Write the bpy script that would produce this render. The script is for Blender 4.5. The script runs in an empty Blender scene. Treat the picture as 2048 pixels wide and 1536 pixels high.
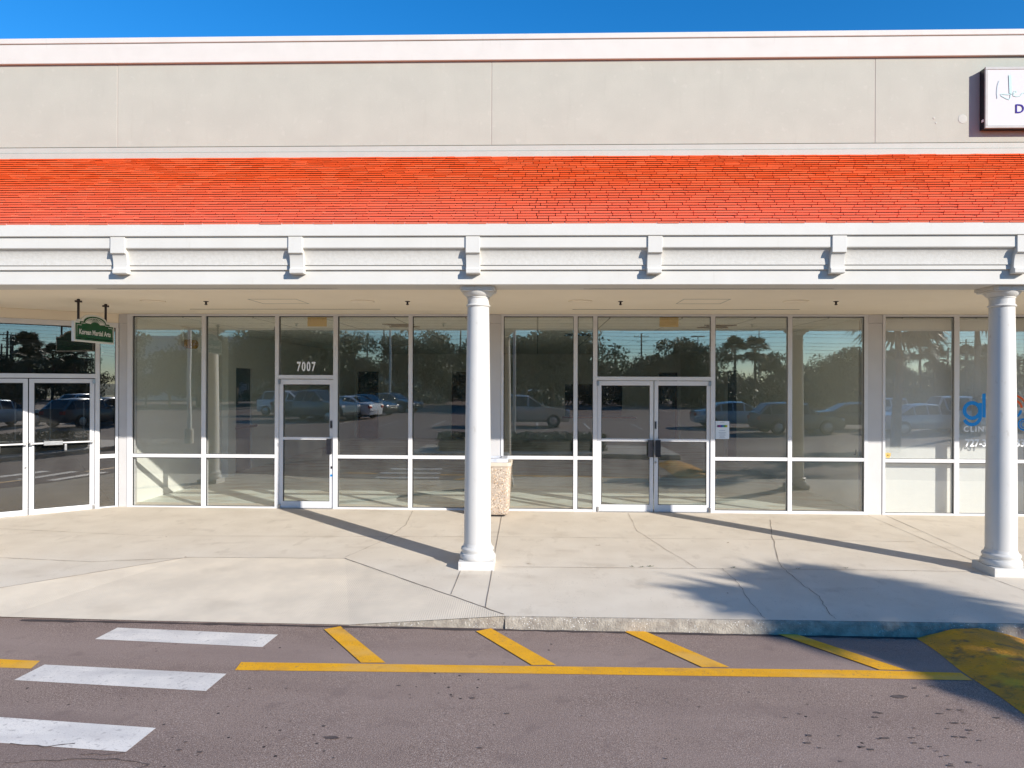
import bpy, bmesh, math, random
from mathutils import Vector, Matrix
R = math.radians
random.seed(7)
S = bpy.context.scene
C = S.collection

# ------------------------------------------------------------------ camera, sky, sun, exposure
F, CX, CY = 1365.0, 1039.0, 766.0            # focal length and principal point in photo pixels (2048 wide)
CAM = Vector((0.0, -11.375, 2.12))
YAW, ROLL = R(-1.5), R(0.20)
FW = Vector((math.sin(YAW), math.cos(YAW), 0))
RT0 = Vector((math.cos(YAW), -math.sin(YAW), 0)); UP0 = Vector((0, 0, 1))
RT = RT0 * math.cos(ROLL) + UP0 * math.sin(ROLL)
UP = UP0 * math.cos(ROLL) - RT0 * math.sin(ROLL)
cd = bpy.data.cameras.new('camera'); cam = bpy.data.objects.new('camera', cd); C.objects.link(cam)
m = Matrix((RT, UP, -FW)).transposed().to_4x4(); m.translation = CAM
cam.matrix_world = m
cd.sensor_width = 36; cd.lens = F / 2048 * 36
cd.shift_x = -(CX - 1024) / 2048; cd.shift_y = (CY - 768) / 2048
cd.clip_start = 0.1; cd.clip_end = 3000
S.camera = cam

SUN_AZ, SUN_EL = R(47.5), R(22.3)            # azimuth measured from straight behind the camera towards the right
SD = Vector((math.sin(SUN_AZ) * math.cos(SUN_EL), -math.cos(SUN_AZ) * math.cos(SUN_EL), math.sin(SUN_EL)))
W = bpy.data.worlds.new('World'); S.world = W; W.use_nodes = True
nt = W.node_tree; nt.nodes.clear()
sky = nt.nodes.new('ShaderNodeTexSky'); sky.sky_type = 'NISHITA'; sky.sun_disc = False
sky.sun_elevation = SUN_EL; sky.sun_rotation = math.atan2(SD.x, SD.y)
sky.air_density = 1.0; sky.dust_density = 0.0; sky.ozone_density = 6.0; sky.altitude = 0
bg = nt.nodes.new('ShaderNodeBackground'); bg.inputs[1].default_value = 0.15
wo = nt.nodes.new('ShaderNodeOutputWorld')
hs_ = nt.nodes.new('ShaderNodeHueSaturation'); hs_.inputs['Saturation'].default_value = 1.22
nt.links.new(sky.outputs[0], hs_.inputs['Color']); nt.links.new(hs_.outputs[0], bg.inputs[0]); nt.links.new(bg.outputs[0], wo.inputs[0])
ld = bpy.data.lights.new('sun', 'SUN'); ld.energy = 5.0; ld.angle = R(0.5); ld.color = (1.0, 0.95, 0.88)
sun = bpy.data.objects.new('sun', ld); C.objects.link(sun)
sun.rotation_euler = (-SD).to_track_quat('-Z', 'Y').to_euler()
sun.location = SD * 60
S.view_settings.view_transform = 'Standard'; S.view_settings.look = 'None'
S.view_settings.gamma = 1; S.view_settings.exposure = 0.45; S.view_settings.use_curve_mapping = False
S.render.engine = 'CYCLES'
S.cycles.use_denoising = True
S.cycles.max_bounces = 12; S.cycles.transparent_max_bounces = 16; S.cycles.diffuse_bounces = 8
S.cycles.glossy_bounces = 4; S.cycles.caustics_reflective = False; S.cycles.caustics_refractive = False
S.cycles.sample_clamp_indirect = 6

# ------------------------------------------------------------------ measuring: a photo pixel to a point on a real plane
def ray(px, py): return FW + RT * ((px - CX) / F) + UP * ((CY - py) / F)
def hit(px, py, p0, n):
    r = ray(px, py); t = (Vector(p0) - CAM).dot(n) / r.dot(n); return CAM + r * t
NY = Vector((0, 1, 0))
def atY(px, py, Y=0.0): return hit(px, py, (0, Y, 0), NY)
def fx(px, Y=0.0, py=766): return atY(px, py, Y).x
def fz(py, px=1000, Y=0.0): return atY(px, py, Y).z

# ------------------------------------------------------------------ mesh building
class MB:
    def __init__(s, M=None): s.v = []; s.f = []; s.M = M; s.sm = False
    def add(s, vs, fs):
        b = len(s.v); s.v += [tuple(s.M @ Vector(p)) if s.M else tuple(p) for p in vs]
        s.f += [tuple(b + i for i in f) for f in fs]; return s
    def box(s, x0, x1, y0, y1, z0, z1):
        if x0 > x1: x0, x1 = x1, x0
        if y0 > y1: y0, y1 = y1, y0
        if z0 > z1: z0, z1 = z1, z0
        return s.add([(x0,y0,z0),(x1,y0,z0),(x1,y1,z0),(x0,y1,z0),(x0,y0,z1),(x1,y0,z1),(x1,y1,z1),(x0,y1,z1)],
                     [(0,3,2,1),(4,5,6,7),(0,1,5,4),(1,2,6,5),(2,3,7,6),(3,0,4,7)])
    def extr_x(s, prof, x0, x1):          # closed (y,z) profile extruded along x
        n = len(prof)
        vs = [(x0, y, z) for y, z in prof] + [(x1, y, z) for y, z in prof]
        fs = [(i, (i+1) % n, n + (i+1) % n, n + i) for i in range(n)] + [tuple(range(n))[::-1], tuple(range(n, 2*n))]
        return s.add(vs, fs)
    def extr_n(s, pts, d):                # polygon (3d points) extruded by vector d
        n = len(pts); d = Vector(d)
        vs = [Vector(p) for p in pts] + [Vector(p) + d for p in pts]
        fs = [(i, (i+1) % n, n + (i+1) % n, n + i) for i in range(n)] + [tuple(range(n))[::-1], tuple(range(n, 2*n))]
        return s.add(vs, fs)
    def lathe(s, prof, seg=32, c=(0,0,0)):
        vs = []; fs = []
        for r, z in prof:
            for k in range(seg):
                a = 2*math.pi*k/seg; vs.append((c[0]+r*math.cos(a), c[1]+r*math.sin(a), c[2]+z))
        for i in range(len(prof)-1):
            for k in range(seg):
                a = i*seg+k; b = i*seg+(k+1) % seg; fs.append((a, b, b+seg, a+seg))
        fs.append(tuple(range(seg))[::-1]); fs.append(tuple(range((len(prof)-1)*seg, len(prof)*seg)))
        return s.add(vs, fs)
    def tube(s, pts, rad, seg=8):
        pts = [Vector(p) for p in pts]
        if not isinstance(rad, (list, tuple)): rad = [rad]*len(pts)
        vs = []; fs = []
        for i, p in enumerate(pts):
            d = (pts[min(i+1, len(pts)-1)] - pts[max(i-1, 0)]).normalized()
            u = d.cross(Vector((0,0,1)))
            if u.length < 1e-3: u = Vector((1,0,0))
            u.normalize(); w = d.cross(u)
            for k in range(seg):
                a = 2*math.pi*k/seg; vs.append(p + (u*math.cos(a)+w*math.sin(a))*rad[i])
        for i in range(len(pts)-1):
            for k in range(seg):
                a = i*seg+k; b = i*seg+(k+1) % seg; fs.append((a, b, b+seg, a+seg))
        fs.append(tuple(range(seg))[::-1]); fs.append(tuple(range((len(pts)-1)*seg, len(pts)*seg)))
        return s.add(vs, fs)
    def mesh(s, name, mat, smooth=False):
        me = bpy.data.meshes.new(name); me.from_pydata(s.v, [], s.f); me.materials.append(mat)
        bm = bmesh.new(); bm.from_mesh(me)
        bmesh.ops.recalc_face_normals(bm, faces=bm.faces); bm.to_mesh(me); bm.free()
        if smooth:
            me.shade_smooth()
            try: me.set_sharp_from_angle(angle=R(38))
            except Exception: pass
        return me
    def build(s, name, mat, parent=None, smooth=False, bevel=0, seg=2):
        o = bpy.data.objects.new(name, s.mesh(name, mat, smooth)); C.objects.link(o)
        if parent:
            o.parent = parent; o.matrix_parent_inverse = parent.matrix_world.inverted() if False else Matrix.Translation(-wloc(parent))
        if bevel:
            b = o.modifiers.new('bevel', 'BEVEL'); b.width = bevel; b.segments = seg; b.limit_method = 'ANGLE'; b.angle_limit = R(40)
            b.harden_normals = False
        return o
def wloc(o):
    v = Vector((0,0,0))
    while o: v += o.location; o = o.parent
    return v
# parents are only ever translated Empties or unmoved meshes, so world coordinates minus the parent's place is exact
def empty(name, loc=(0,0,0), parent=None):
    o = bpy.data.objects.new(name, None); C.objects.link(o); o.empty_display_size = 0.2
    if parent:
        o.parent = parent; o.location = Vector(loc) - wloc(parent)
    else: o.location = loc
    return o
def build_in(mb, name, mat, parent, **k):   # child given in world coordinates
    o = mb.build(name, mat, None, **k); o.parent = parent; o.location = -wloc(parent); return o
def build_loc(mb, name, mat, parent, **k):  # child given in the parent's own coordinates
    o = mb.build(name, mat, None, **k); o.parent = parent; return o
def tag(o, label=None, cat=None, group=None, kind=None):
    if label: o['label'] = label
    if cat: o['category'] = cat
    if group: o['group'] = group
    if kind: o['kind'] = kind
    return o
def copy_tree(o, parent=None):
    c = o.copy(); C.objects.link(c); c.parent = parent
    for ch in list(o.children): copy_tree(ch, c)
    return c

# ------------------------------------------------------------------ materials
def new_mat(name):
    mt = bpy.data.materials.new(name); mt.use_nodes = True
    n = mt.node_tree; b = n.nodes['Principled BSDF']; return mt, n, b
def N(n, t, **kw):
    x = n.nodes.new(t)
    for k, v in kw.items():
        if k in x.inputs: x.inputs[k].default_value = v
        else: setattr(x, k, v)
    return x
def c4(c): return (c[0], c[1], c[2], 1)
def surf(name, col, rough=0.6, col2=None, scale=8, detail=6, amt=1.0, bump=0, bscale=60, bdist=0.01, metal=0, spec=0.5, lo=0.35, hi=0.65, extra=None, stretch=None):
    mt, n, b = new_mat(name)
    b.inputs['Roughness'].default_value = rough; b.inputs['Metallic'].default_value = metal
    b.inputs['Specular IOR Level'].default_value = spec
    tc = N(n, 'ShaderNodeTexCoord'); vec = tc.outputs['Object']
    if stretch:
        mp = N(n, 'ShaderNodeMapping'); mp.inputs['Scale'].default_value = stretch
        n.links.new(vec, mp.inputs[0]); v2 = mp.outputs[0]
    else: v2 = vec
    col_out = None
    if col2 is not None:
        t = N(n, 'ShaderNodeTexNoise'); t.inputs['Scale'].default_value = scale; t.inputs['Detail'].default_value = detail
        n.links.new(v2, t.inputs['Vector'])
        r = N(n, 'ShaderNodeValToRGB'); r.color_ramp.elements[0].position = lo; r.color_ramp.elements[1].position = hi
        r.color_ramp.elements[0].color = c4(col2); r.color_ramp.elements[1].color = c4(col)
        n.links.new(t.outputs[0], r.inputs[0]); col_out = r.outputs[0]
    else: b.inputs['Base Color'].default_value = c4(col)
    if extra: col_out = extra(n, vec, col_out)
    if col_out: n.links.new(col_out, b.inputs['Base Color'])
    if bump:
        t = N(n, 'ShaderNodeTexNoise'); t.inputs['Scale'].default_value = bscale; t.inputs['Detail'].default_value = 4
        n.links.new(vec, t.inputs['Vector'])
        bp = N(n, 'ShaderNodeBump'); bp.inputs['Strength'].default_value = bump; bp.inputs['Distance'].default_value = bdist
        n.links.new(t.outputs[0], bp.inputs['Height']); n.links.new(bp.outputs[0], b.inputs['Normal'])
    return mt
def spots(scale, thr, colr, soft=0.03, mask_scale=None, mlo=0.5, mhi=0.6, seed=0):
    def fn(n, vec, cin):
        mp = N(n, 'ShaderNodeMapping'); mp.inputs['Location'].default_value = (seed*3.1, seed*1.7, 0); n.links.new(vec, mp.inputs[0])
        v = N(n, 'ShaderNodeTexVoronoi'); v.inputs['Scale'].default_value = scale; n.links.new(mp.outputs[0], v.inputs['Vector'])
        r = N(n, 'ShaderNodeValToRGB'); r.color_ramp.elements[0].position = thr; r.color_ramp.elements[1].position = thr+soft
        r.color_ramp.elements[0].color = (1,1,1,1); r.color_ramp.elements[1].color = (0,0,0,1)
        n.links.new(v.outputs['Distance'], r.inputs[0]); fac = r.outputs[0]
        if mask_scale:
            t = N(n, 'ShaderNodeTexNoise'); t.inputs['Scale'].default_value = mask_scale; n.links.new(mp.outputs[0], t.inputs['Vector'])
            mr = N(n, 'ShaderNodeMapRange'); mr.inputs[1].default_value = mlo; mr.inputs[2].default_value = mhi
            n.links.new(t.outputs[0], mr.inputs[0])
            mu = N(n, 'ShaderNodeMath', operation='MULTIPLY'); n.links.new(fac, mu.inputs[0]); n.links.new(mr.outputs[0], mu.inputs[1]); fac = mu.outputs[0]
        mx = N(n, 'ShaderNodeMix', data_type='RGBA'); n.links.new(fac, mx.inputs[0])
        n.links.new(cin, mx.inputs[6]); mx.inputs[7].default_value = c4(colr); return mx.outputs[2]
    return fn
def blotch(scale, lo, hi, colr, amt=1.0, seed=0, stretch=(1,1,1), detail=5):
    def fn(n, vec, cin):
        mp = N(n, 'ShaderNodeMapping'); mp.inputs['Location'].default_value = (seed*3.1, seed*1.7, 0); mp.inputs['Scale'].default_value = stretch
        n.links.new(vec, mp.inputs[0])
        t = N(n, 'ShaderNodeTexNoise'); t.inputs['Scale'].default_value = scale; t.inputs['Detail'].default_value = detail; n.links.new(mp.outputs[0], t.inputs['Vector'])
        mr = N(n, 'ShaderNodeMapRange'); mr.inputs[1].default_value = lo; mr.inputs[2].default_value = hi; mr.inputs[4].default_value = amt
        n.links.new(t.outputs[0], mr.inputs[0])
        mx = N(n, 'ShaderNodeMix', data_type='RGBA'); n.links.new(mr.outputs[0], mx.inputs[0])
        n.links.new(cin, mx.inputs[6]); mx.inputs[7].default_value = c4(colr); return mx.outputs[2]
    return fn
def chain(*fs):
    def fn(n, vec, c):
        for f in fs: c = f(n, vec, c)
        return c
    return fn
WHITE = (0.615, 0.585, 0.53)
M = {}
M['white'] = surf('white_stucco', WHITE, .75, (0.59,0.56,0.505), 3, bump=.12, bscale=90, bdist=.004, spec=.25,
                  extra=chain(blotch(1.1, .60, .78, (.55,.52,.465), .5, 3, (1,1,2.5)), blotch(7, .64, .78, (.50,.465,.40), .35, 17, (3,1,.3))))
M['cove'] = surf('rough_white_stucco', (.61,.58,.525), .85, (0.56,0.53,0.475), 30, bump=.4, bscale=95, bdist=.007, spec=.2)
M['wall'] = surf('grey_stucco', (0.445,0.435,0.365), .85, (0.42,0.41,0.345), 2.2, 8, bump=.25, bscale=120, bdist=.003, spec=.2,
                 extra=chain(blotch(1.3, .66, .8, (.49,.475,.40), .5, 5), blotch(5, .60, .78, (.39,.375,.31), .4, 9, (3,1,.35)), blotch(60, .5, .75, (.38,.37,.305), .5, 19), blotch(9, .62, .75, (.50,.485,.415), .4, 29)))
M['joint'] = surf('joint_filler', (0.42,0.37,0.32), .9)
M['trim'] = surf('grey_trim', (0.45,0.445,0.39), .7, (0.43,.425,.37), 4)
M['soffit'] = surf('soffit_plaster', (0.88,0.785,0.625), .9, (0.85,.755,.60), 1.5, bump=.06, bscale=80, bdist=.003, spec=.1)
M['alu'] = surf('painted_aluminium', (.70,.69,.69), .38, (.66,.65,.65), 5, bump=0, spec=.5)
M['alu_dark'] = surf('pilaster_metal', (.58,.56,.545), .45, (.55,.53,.515), 3)
M['gasket'] = surf('black_gasket', (.012,.012,.012), .6)
M['black'] = surf('black_metal', (.012,.012,.016), .35, (.02,.02,.025), 20)
M['steel'] = surf('satin_steel', (.45,.44,.43), .3, (.38,.37,.36), 40, metal=.8)
M['iron'] = surf('dark_brown_iron', (.02,.013,.012), .5, (.03,.02,.018), 30)
M['colpaint'] = surf('column_paint', (.64,.61,.56), .5, (.615,.585,.535), 2.5, bump=.05, bscale=40, bdist=.003, spec=.35,
                  extra=chain(blotch(3.0, .62, .76, (.56,.53,.47), .45, 11, (1,1,.6)), blotch(18, .64, .74, (.44,.39,.32), .45, 15, (1,1,.5))))
M['glass'] = None
def glass(name, tint, refl):
    mt = bpy.data.materials.new(name); mt.use_nodes = True; n = mt.node_tree; n.nodes.clear()
    o = n.nodes.new('ShaderNodeOutputMaterial'); tr = n.nodes.new('ShaderNodeBsdfTransparent'); gl = n.nodes.new('ShaderNodeBsdfGlossy')
    tr.inputs[0].default_value = c4(tint); gl.inputs[0].default_value = (1,.98,.94,1); gl.inputs['Roughness'].default_value = 0
    lw = n.nodes.new('ShaderNodeLayerWeight'); lw.inputs[0].default_value = .5
    fr = N(n, 'ShaderNodeMath', operation='POWER'); fr.inputs[1].default_value = 5.0; n.links.new(lw.outputs['Facing'], fr.inputs[0])
    ad = N(n, 'ShaderNodeMath', operation='ADD'); ad.inputs[1].default_value = refl; ad.use_clamp = True
    tc = N(n, 'ShaderNodeTexCoord'); ns = N(n, 'ShaderNodeTexNoise'); ns.inputs['Scale'].default_value = .55; ns.inputs['Detail'].default_value = 1
    bp = N(n, 'ShaderNodeBump'); bp.inputs['Strength'].default_value = .12; bp.inputs['Distance'].default_value = .02
    n.links.new(tc.outputs['Object'], ns.inputs['Vector']); n.links.new(ns.outputs[0], bp.inputs['Height']); n.links.new(bp.outputs[0], gl.inputs['Normal'])
    mx = n.nodes.new('ShaderNodeMixShader')
    n.links.new(fr.outputs[0], ad.inputs[0]); n.links.new(ad.outputs[0], mx.inputs[0])
    n.links.new(tr.outputs[0], mx.inputs[1]); n.links.new(gl.outputs[0], mx.inputs[2])
    # a faint film of dust that catches the light
    df = n.nodes.new('ShaderNodeBsdfDiffuse'); df.inputs[0].default_value = (.62,.63,.58,1)
    n2 = N(n, 'ShaderNodeTexNoise'); n2.inputs['Scale'].default_value = 2.5; n2.inputs['Detail'].default_value = 8
    n.links.new(tc.outputs['Object'], n2.inputs['Vector'])
    mr = N(n, 'ShaderNodeMapRange'); mr.inputs[1].default_value = .35; mr.inputs[2].default_value = .75; mr.inputs[3].default_value = .006; mr.inputs[4].default_value = .03
    n.links.new(n2.outputs[0], mr.inputs[0])
    m2 = n.nodes.new('ShaderNodeMixShader'); n.links.new(mr.outputs[0], m2.inputs[0]); n.links.new(mx.outputs[0], m2.inputs[1]); n.links.new(df.outputs[0], m2.inputs[2])
    n.links.new(m2.outputs[0], o.inputs[0]); return mt
M['glass'] = glass('storefront_glass', (.975,.985,.975), .135)
M['dglass'] = glass('dark_glass', (.60,.60,.60), .14)
def roofmat():
    mt, n, b = new_mat('painted_roof_shingle'); b.inputs['Roughness'].default_value = .75; b.inputs['Specular IOR Level'].default_value = .2
    g = N(n, 'ShaderNodeNewGeometry'); r = N(n, 'ShaderNodeValToRGB')
    r.color_ramp.elements[0].color = (.73,.108,.022,1); r.color_ramp.elements[1].color = (.86,.175,.058,1)
    e = r.color_ramp.elements.new(.5); e.color = (.80,.138,.036,1)
    n.links.new(g.outputs['Random Per Island'], r.inputs[0])
    tc = N(n, 'ShaderNodeTexCoord'); sp = N(n, 'ShaderNodeSeparateXYZ'); n.links.new(tc.outputs['Object'], sp.inputs[0])
    mr = N(n, 'ShaderNodeMapRange'); mr.inputs[1].default_value = 5.1; mr.inputs[2].default_value = 3.9; mr.inputs[4].default_value = .75  # lower courses pinker: reflected light put into the shingle colour
    n.links.new(sp.outputs['Z'], mr.inputs[0])
    t = N(n, 'ShaderNodeTexNoise'); t.inputs['Scale'].default_value = 1.2; t.inputs['Detail'].default_value = 8; n.links.new(tc.outputs['Object'], t.inputs['Vector'])
    mu = N(n, 'ShaderNodeMath', operation='MULTIPLY'); n.links.new(mr.outputs[0], mu.inputs[0])
    a2 = N(n, 'ShaderNodeMapRange'); a2.inputs[1].default_value = .3; a2.inputs[2].default_value = .7; a2.inputs[3].default_value = .8; a2.inputs[4].default_value = 1.1
    n.links.new(t.outputs[0], a2.inputs[0]); n.links.new(a2.outputs[0], mu.inputs[1])
    mx = N(n, 'ShaderNodeMix', data_type='RGBA'); n.links.new(mu.outputs[0], mx.inputs[0]); n.links.new(r.outputs[0], mx.inputs[6]); mx.inputs[7].default_value = (.86,.21,.14,1)
    n.links.new(mx.outputs[2], b.inputs['Base Color']); return mt
M['roof'] = roofmat()
M['roofbase'] = surf('roof_underlay', (.16,.02,.01), .9)
M['concrete'] = surf('sidewalk_concrete', (.70,.62,.505), .85, (.64,.56,.45), 2.0, 9, bump=.35, bscale=140, bdist=.002, spec=.06,
    extra=chain(blotch(1.6, .58, .74, (.36,.285,.21), .28, 2, (1,1.6,1), 8), blotch(.8, .58, .75, (.70,.62,.50), .5, 4),
                blotch(6, .6, .72, (.36,.29,.21), .22, 8, (1,.5,1), 7), spots(70, .16, (.70,.66,.60), .05, 3, .5, .6, 3), spots(40, .10, (.25,.21,.17), .04, 4, .5, .6, 1)))
M['ramp'] = surf('ramp_concrete', (.74,.64,.50), .85, (.63,.545,.43), 2.2, 8, bump=0, spec=.06,
    extra=chain(blotch(1.2, .6, .75, (.45,.37,.28), .35, 12, (1,1.5,1), 7), spots(60, .14, (.70,.66,.60), .05, 3, .45, .55, 3)))
def rampbump():
    n = M['ramp'].node_tree; b = n.nodes['Principled BSDF']; tc = N(n, 'ShaderNodeTexCoord')
    w = N(n, 'ShaderNodeTexWave', wave_type='BANDS', bands_direction='X'); w.inputs['Scale'].default_value = 14; w.inputs['Distortion'].default_value = 3.5
    w.inputs['Detail'].default_value = 3; w.inputs['Detail Scale'].default_value = .5
    n.links.new(tc.outputs['Object'], w.inputs['Vector']); bp = N(n, 'ShaderNodeBump'); bp.inputs['Strength'].default_value = .35; bp.inputs['Distance'].default_value = .004
    n.links.new(w.outputs[0], bp.inputs['Height']); n.links.new(bp.outputs[0], b.inputs['Normal'])
rampbump()
M['kerb'] = surf('shell_aggregate_kerb', (.40,.345,.27), .9, (.25,.21,.165), 12, 8, bump=.9, bscale=60, bdist=.012,
    extra=chain(spots(48, .17, (.70,.66,.60), .05, 3, .48, .58, 6), spots(30, .10, (.72,.68,.6), .05, 3, .47, .56, 16)))
M['asphalt'] = surf('asphalt', (.262,.186,.146), .9, (.225,.158,.126), 1.1, 8, bump=.9, bscale=160, bdist=.004, spec=.3,
    extra=chain(blotch(140, .5, .72, (.52,.41,.35), .95, 1, (1,1,1), 2), blotch(110, .54, .72, (.09,.06,.05), .9, 21, (1,1,1), 2),
                blotch(.35, .48, .68, (.33,.245,.205), .75, 6, (.35,2.2,1)), blotch(.8, .52, .7, (.205,.145,.122), .5, 26, (.4,1.8,1)), blotch(5, .58, .72, (.19,.135,.115), .45, 36), spots(9, .085, (.03,.022,.022), .03, .9, .55, .62, 2), spots(45, .07, (.42,.38,.34), .03, None, 0, 0, 9)))
M['yellow'] = surf('yellow_road_paint', (.84,.41,.006), .7, (.74,.35,.006), 6, 8, bump=.5, bscale=160, bdist=.002,
    extra=chain(blotch(30, .62, .72, (.26,.17,.10), .7, 3), blotch(110, .54, .68, (.45,.22,.04), .75, 8), blotch(2.2, .5, .66, (.70,.40,.09), .7, 14, (.5,1.5,1)), blotch(4, .6, .72, (.42,.22,.06), .5, 24)))
M['whitepaint'] = surf('white_road_paint', (.84,.77,.68), .7, (.68,.63,.57), 2.5, 8, bump=.5, bscale=160, bdist=.002,
    extra=chain(blotch(25, .6, .7, (.34,.29,.26), .6, 3), blotch(3, .5, .68, (.50,.46,.43), .6, 5, (.5,1.6,1)), blotch(110, .55, .7, (.42,.37,.33), .6, 9)))
M['bump'] = surf('yellow_painted_mound', (.80,.34,.012), .85, (.56,.25,.03), 4, 8, bump=.7, bscale=40, bdist=.02,
    extra=chain(blotch(7, .55, .68, (.13,.095,.05), .8, 3, (1,1,1), 8), spots(30, .1, (.06,.045,.03), .04, 3, .4, .5, 2), blotch(3, .6, .7, (.72,.42,.03), .8, 7)))
M['crack'] = surf('crack', (.22,.175,.135), .95)
M['crackl'] = surf('soft_joint', (.30,.235,.17), .95, (.42,.35,.28), 14)
M['oil'] = surf('oil_stain', (.075,.055,.05), .7, (.12,.09,.08), 12)
M['inwall'] = surf('interior_paint', (.90,.89,.82), .8, (.88,.87,.80), 1.5)
M['infloor'] = surf('interior_floor', (.78,.83,.75), .5, (.64,.70,.62), 2, 8, extra=blotch(1.0, .5, .62, (.36,.25,.14), .55, 5, (1,3,1)))
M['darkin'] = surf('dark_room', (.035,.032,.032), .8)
M['teal'] = surf('teal_recess', (.012,.075,.10), .35, (.008,.05,.07), 3)
M['redsill'] = surf('red_sill', (.20,.03,.02), .5)
def ceilmat():
    mt, n, b = new_mat('ceiling_tiles'); b.inputs['Roughness'].default_value = .85
    tc = N(n, 'ShaderNodeTexCoord'); br = N(n, 'ShaderNodeTexBrick'); br.offset = 0
    br.inputs['Scale'].default_value = 1; br.inputs['Brick Width'].default_value = 1.22; br.inputs['Row Height'].default_value = .61; br.inputs['Mortar Size'].default_value = .014
    br.inputs['Color1'].default_value = (.80,.79,.73,1); br.inputs['Color2'].default_value = (.77,.76,.70,1); br.inputs['Mortar'].default_value = (.30,.30,.28,1)
    n.links.new(tc.outputs['Object'], br.inputs['Vector']); n.links.new(br.outputs[0], b.inputs['Base Color']); return mt
M['ceil'] = ceilmat()
M['blind'] = surf('white_panel', (.84,.82,.79), .8, (.82,.80,.77), 2, stretch=(6,1,.4))
M['agg'] = surf('exposed_aggregate', (.50,.41,.33), .9, (.40,.32,.25), 9, bump=1, bscale=90, bdist=.01,
    extra=chain(spots(34, .26, (.80,.66,.50), .1), spots(30, .2, (.20,.13,.08), .08, None, 0, 0, 4), spots(26, .17, (.60,.36,.18), .08, None, 0, 0, 8)))
M['rim'] = surf('smooth_concrete_rim', (.58,.50,.40), .8, (.52,.44,.35), 10, bump=.3, bscale=80, bdist=.003)
M['lid'] = surf('pale_grey_lid', (.55,.57,.62), .35, (.45,.47,.52), 6, bump=.6, bscale=9, bdist=.03)
M['signgreen'] = surf('sign_green', (.008,.085,.025), .25, (.007,.075,.022), 4)
M['signwhite'] = surf('sign_white', (.72,.71,.66), .45)
M['paper'] = surf('paper', (.75,.80,.83), .8)
M['orange'] = surf('yellow_card', (.62,.36,.02), .7)
M['signface'] = surf('sign_face', (.60,.595,.58), .8, spec=.1)
M['signalu'] = surf('sign_casing', (.34,.33,.31), .6, (.38,.37,.35), 8)
M['mint'] = surf('mint_lettering', (.48,.66,.64), .9, spec=.05)
M['purple'] = surf('purple_lettering', (.05,.035,.24), .9, spec=.05)
M['blue'] = surf('blue_lettering', (.0,.24,.66), .4)
M['orang2'] = surf('orange_lettering', (.80,.12,.01), .4)
M['vinyl'] = surf('white_vinyl', (.86,.87,.87), .6)
M['gold'] = surf('gold_badge', (.62,.42,.12), .4)
M['grass'] = surf('grass', (.07,.10,.03), .9, (.11,.12,.045), 3, 8, bump=1, bscale=40, bdist=.05)
M['leaf'] = None
def leafmat(name, a, b_):
    mt, n, b = new_mat(name); g = N(n, 'ShaderNodeNewGeometry'); r = N(n, 'ShaderNodeValToRGB')
    r.color_ramp.elements[0].color = c4(a); r.color_ramp.elements[1].color = c4(b_); n.links.new(g.outputs['Random Per Island'], r.inputs[0])
    n.links.new(r.outputs[0], b.inputs['Base Color']); b.inputs['Roughness'].default_value = .6; return mt
M['leaf'] = leafmat('oak_leaves', (.035,.055,.018), (.075,.10,.03))
M['palmleaf'] = leafmat('palm_leaves', (.05,.075,.02), (.11,.13,.05))
M['hedge'] = leafmat('hedge_leaves', (.05,.07,.015), (.16,.15,.04))
M['bark'] = surf('bark', (.16,.12,.09), .95, (.10,.075,.055), 12, bump=1, bscale=14, bdist=.04)
M['dry'] = surf('dry_leaf', (.22,.12,.05), .8)
M['tuft'] = surf('weed', (.07,.09,.03), .8)
M['pole'] = surf('pole_white', (.60,.60,.56), .5)
M['wood'] = surf('utility_pole_wood', (.13,.10,.08), .9, (.09,.07,.055), 10)
M['wire'] = surf('wire', (.03,.03,.03), .5)
M['tyre'] = surf('tyre', (.018,.018,.018), .85)
M['rimmetal'] = surf('wheel_rim', (.45,.45,.46), .3, metal=.7)
M['cglass'] = surf('car_glass', (.012,.016,.018), .04, spec=1)
M['lampw'] = surf('headlight', (.7,.72,.75), .1)
M['lampr'] = surf('taillight', (.45,.015,.01), .2)
M['siding'] = surf('white_siding', (.66,.66,.62), .6, extra=None)

# ================================================================== GROUND
zf1 = atY(300, 1014).z; zf2 = atY(1700, 1029).z; xf1 = atY(300, 1014).x; xf2 = atY(1700, 1029).x
SB = (zf2 - zf1) / (xf2 - xf1); SA = zf1 - SB*xf1; SC = 0.022    # sidewalk: z = SA + SB*X + SC*Y  (falls towards the kerb)
nS = Vector((-SB, -SC, 1)).normalized(); pS = Vector((0, 0, SA))
def sw(px, py): return hit(px, py, pS, nS)
def swz(x, y): return SA + SB*x + SC*y
# kerb line through measured points
k1 = sw(1010, 1236); k2 = sw(2048, 1243)
YK = (k1.y + k2.y)/2
print('sidewalk', SA, SB, 'kerb', k1, k2, YK)
ax1, ax2 = (1100, 1256), (1700, 1271)
def ak(px, py): return atY(px, py, YK)
a1, a2 = ak(*ax1), ak(*ax2); AB = (a2.z - a1.z)/(a2.x - a1.x)*.6; AA = (a1.z+a2.z)/2 - AB*(a1.x+a2.x)/2
print('asphalt', AA, AB)
nA = Vector((-AB, 0, 1)).normalized(); pA = Vector((0, 0, AA))
def rd(px, py): return hit(px, py, pA, nA)
def rdz(x): return AA + AB*max(-9, min(7, x))
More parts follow.
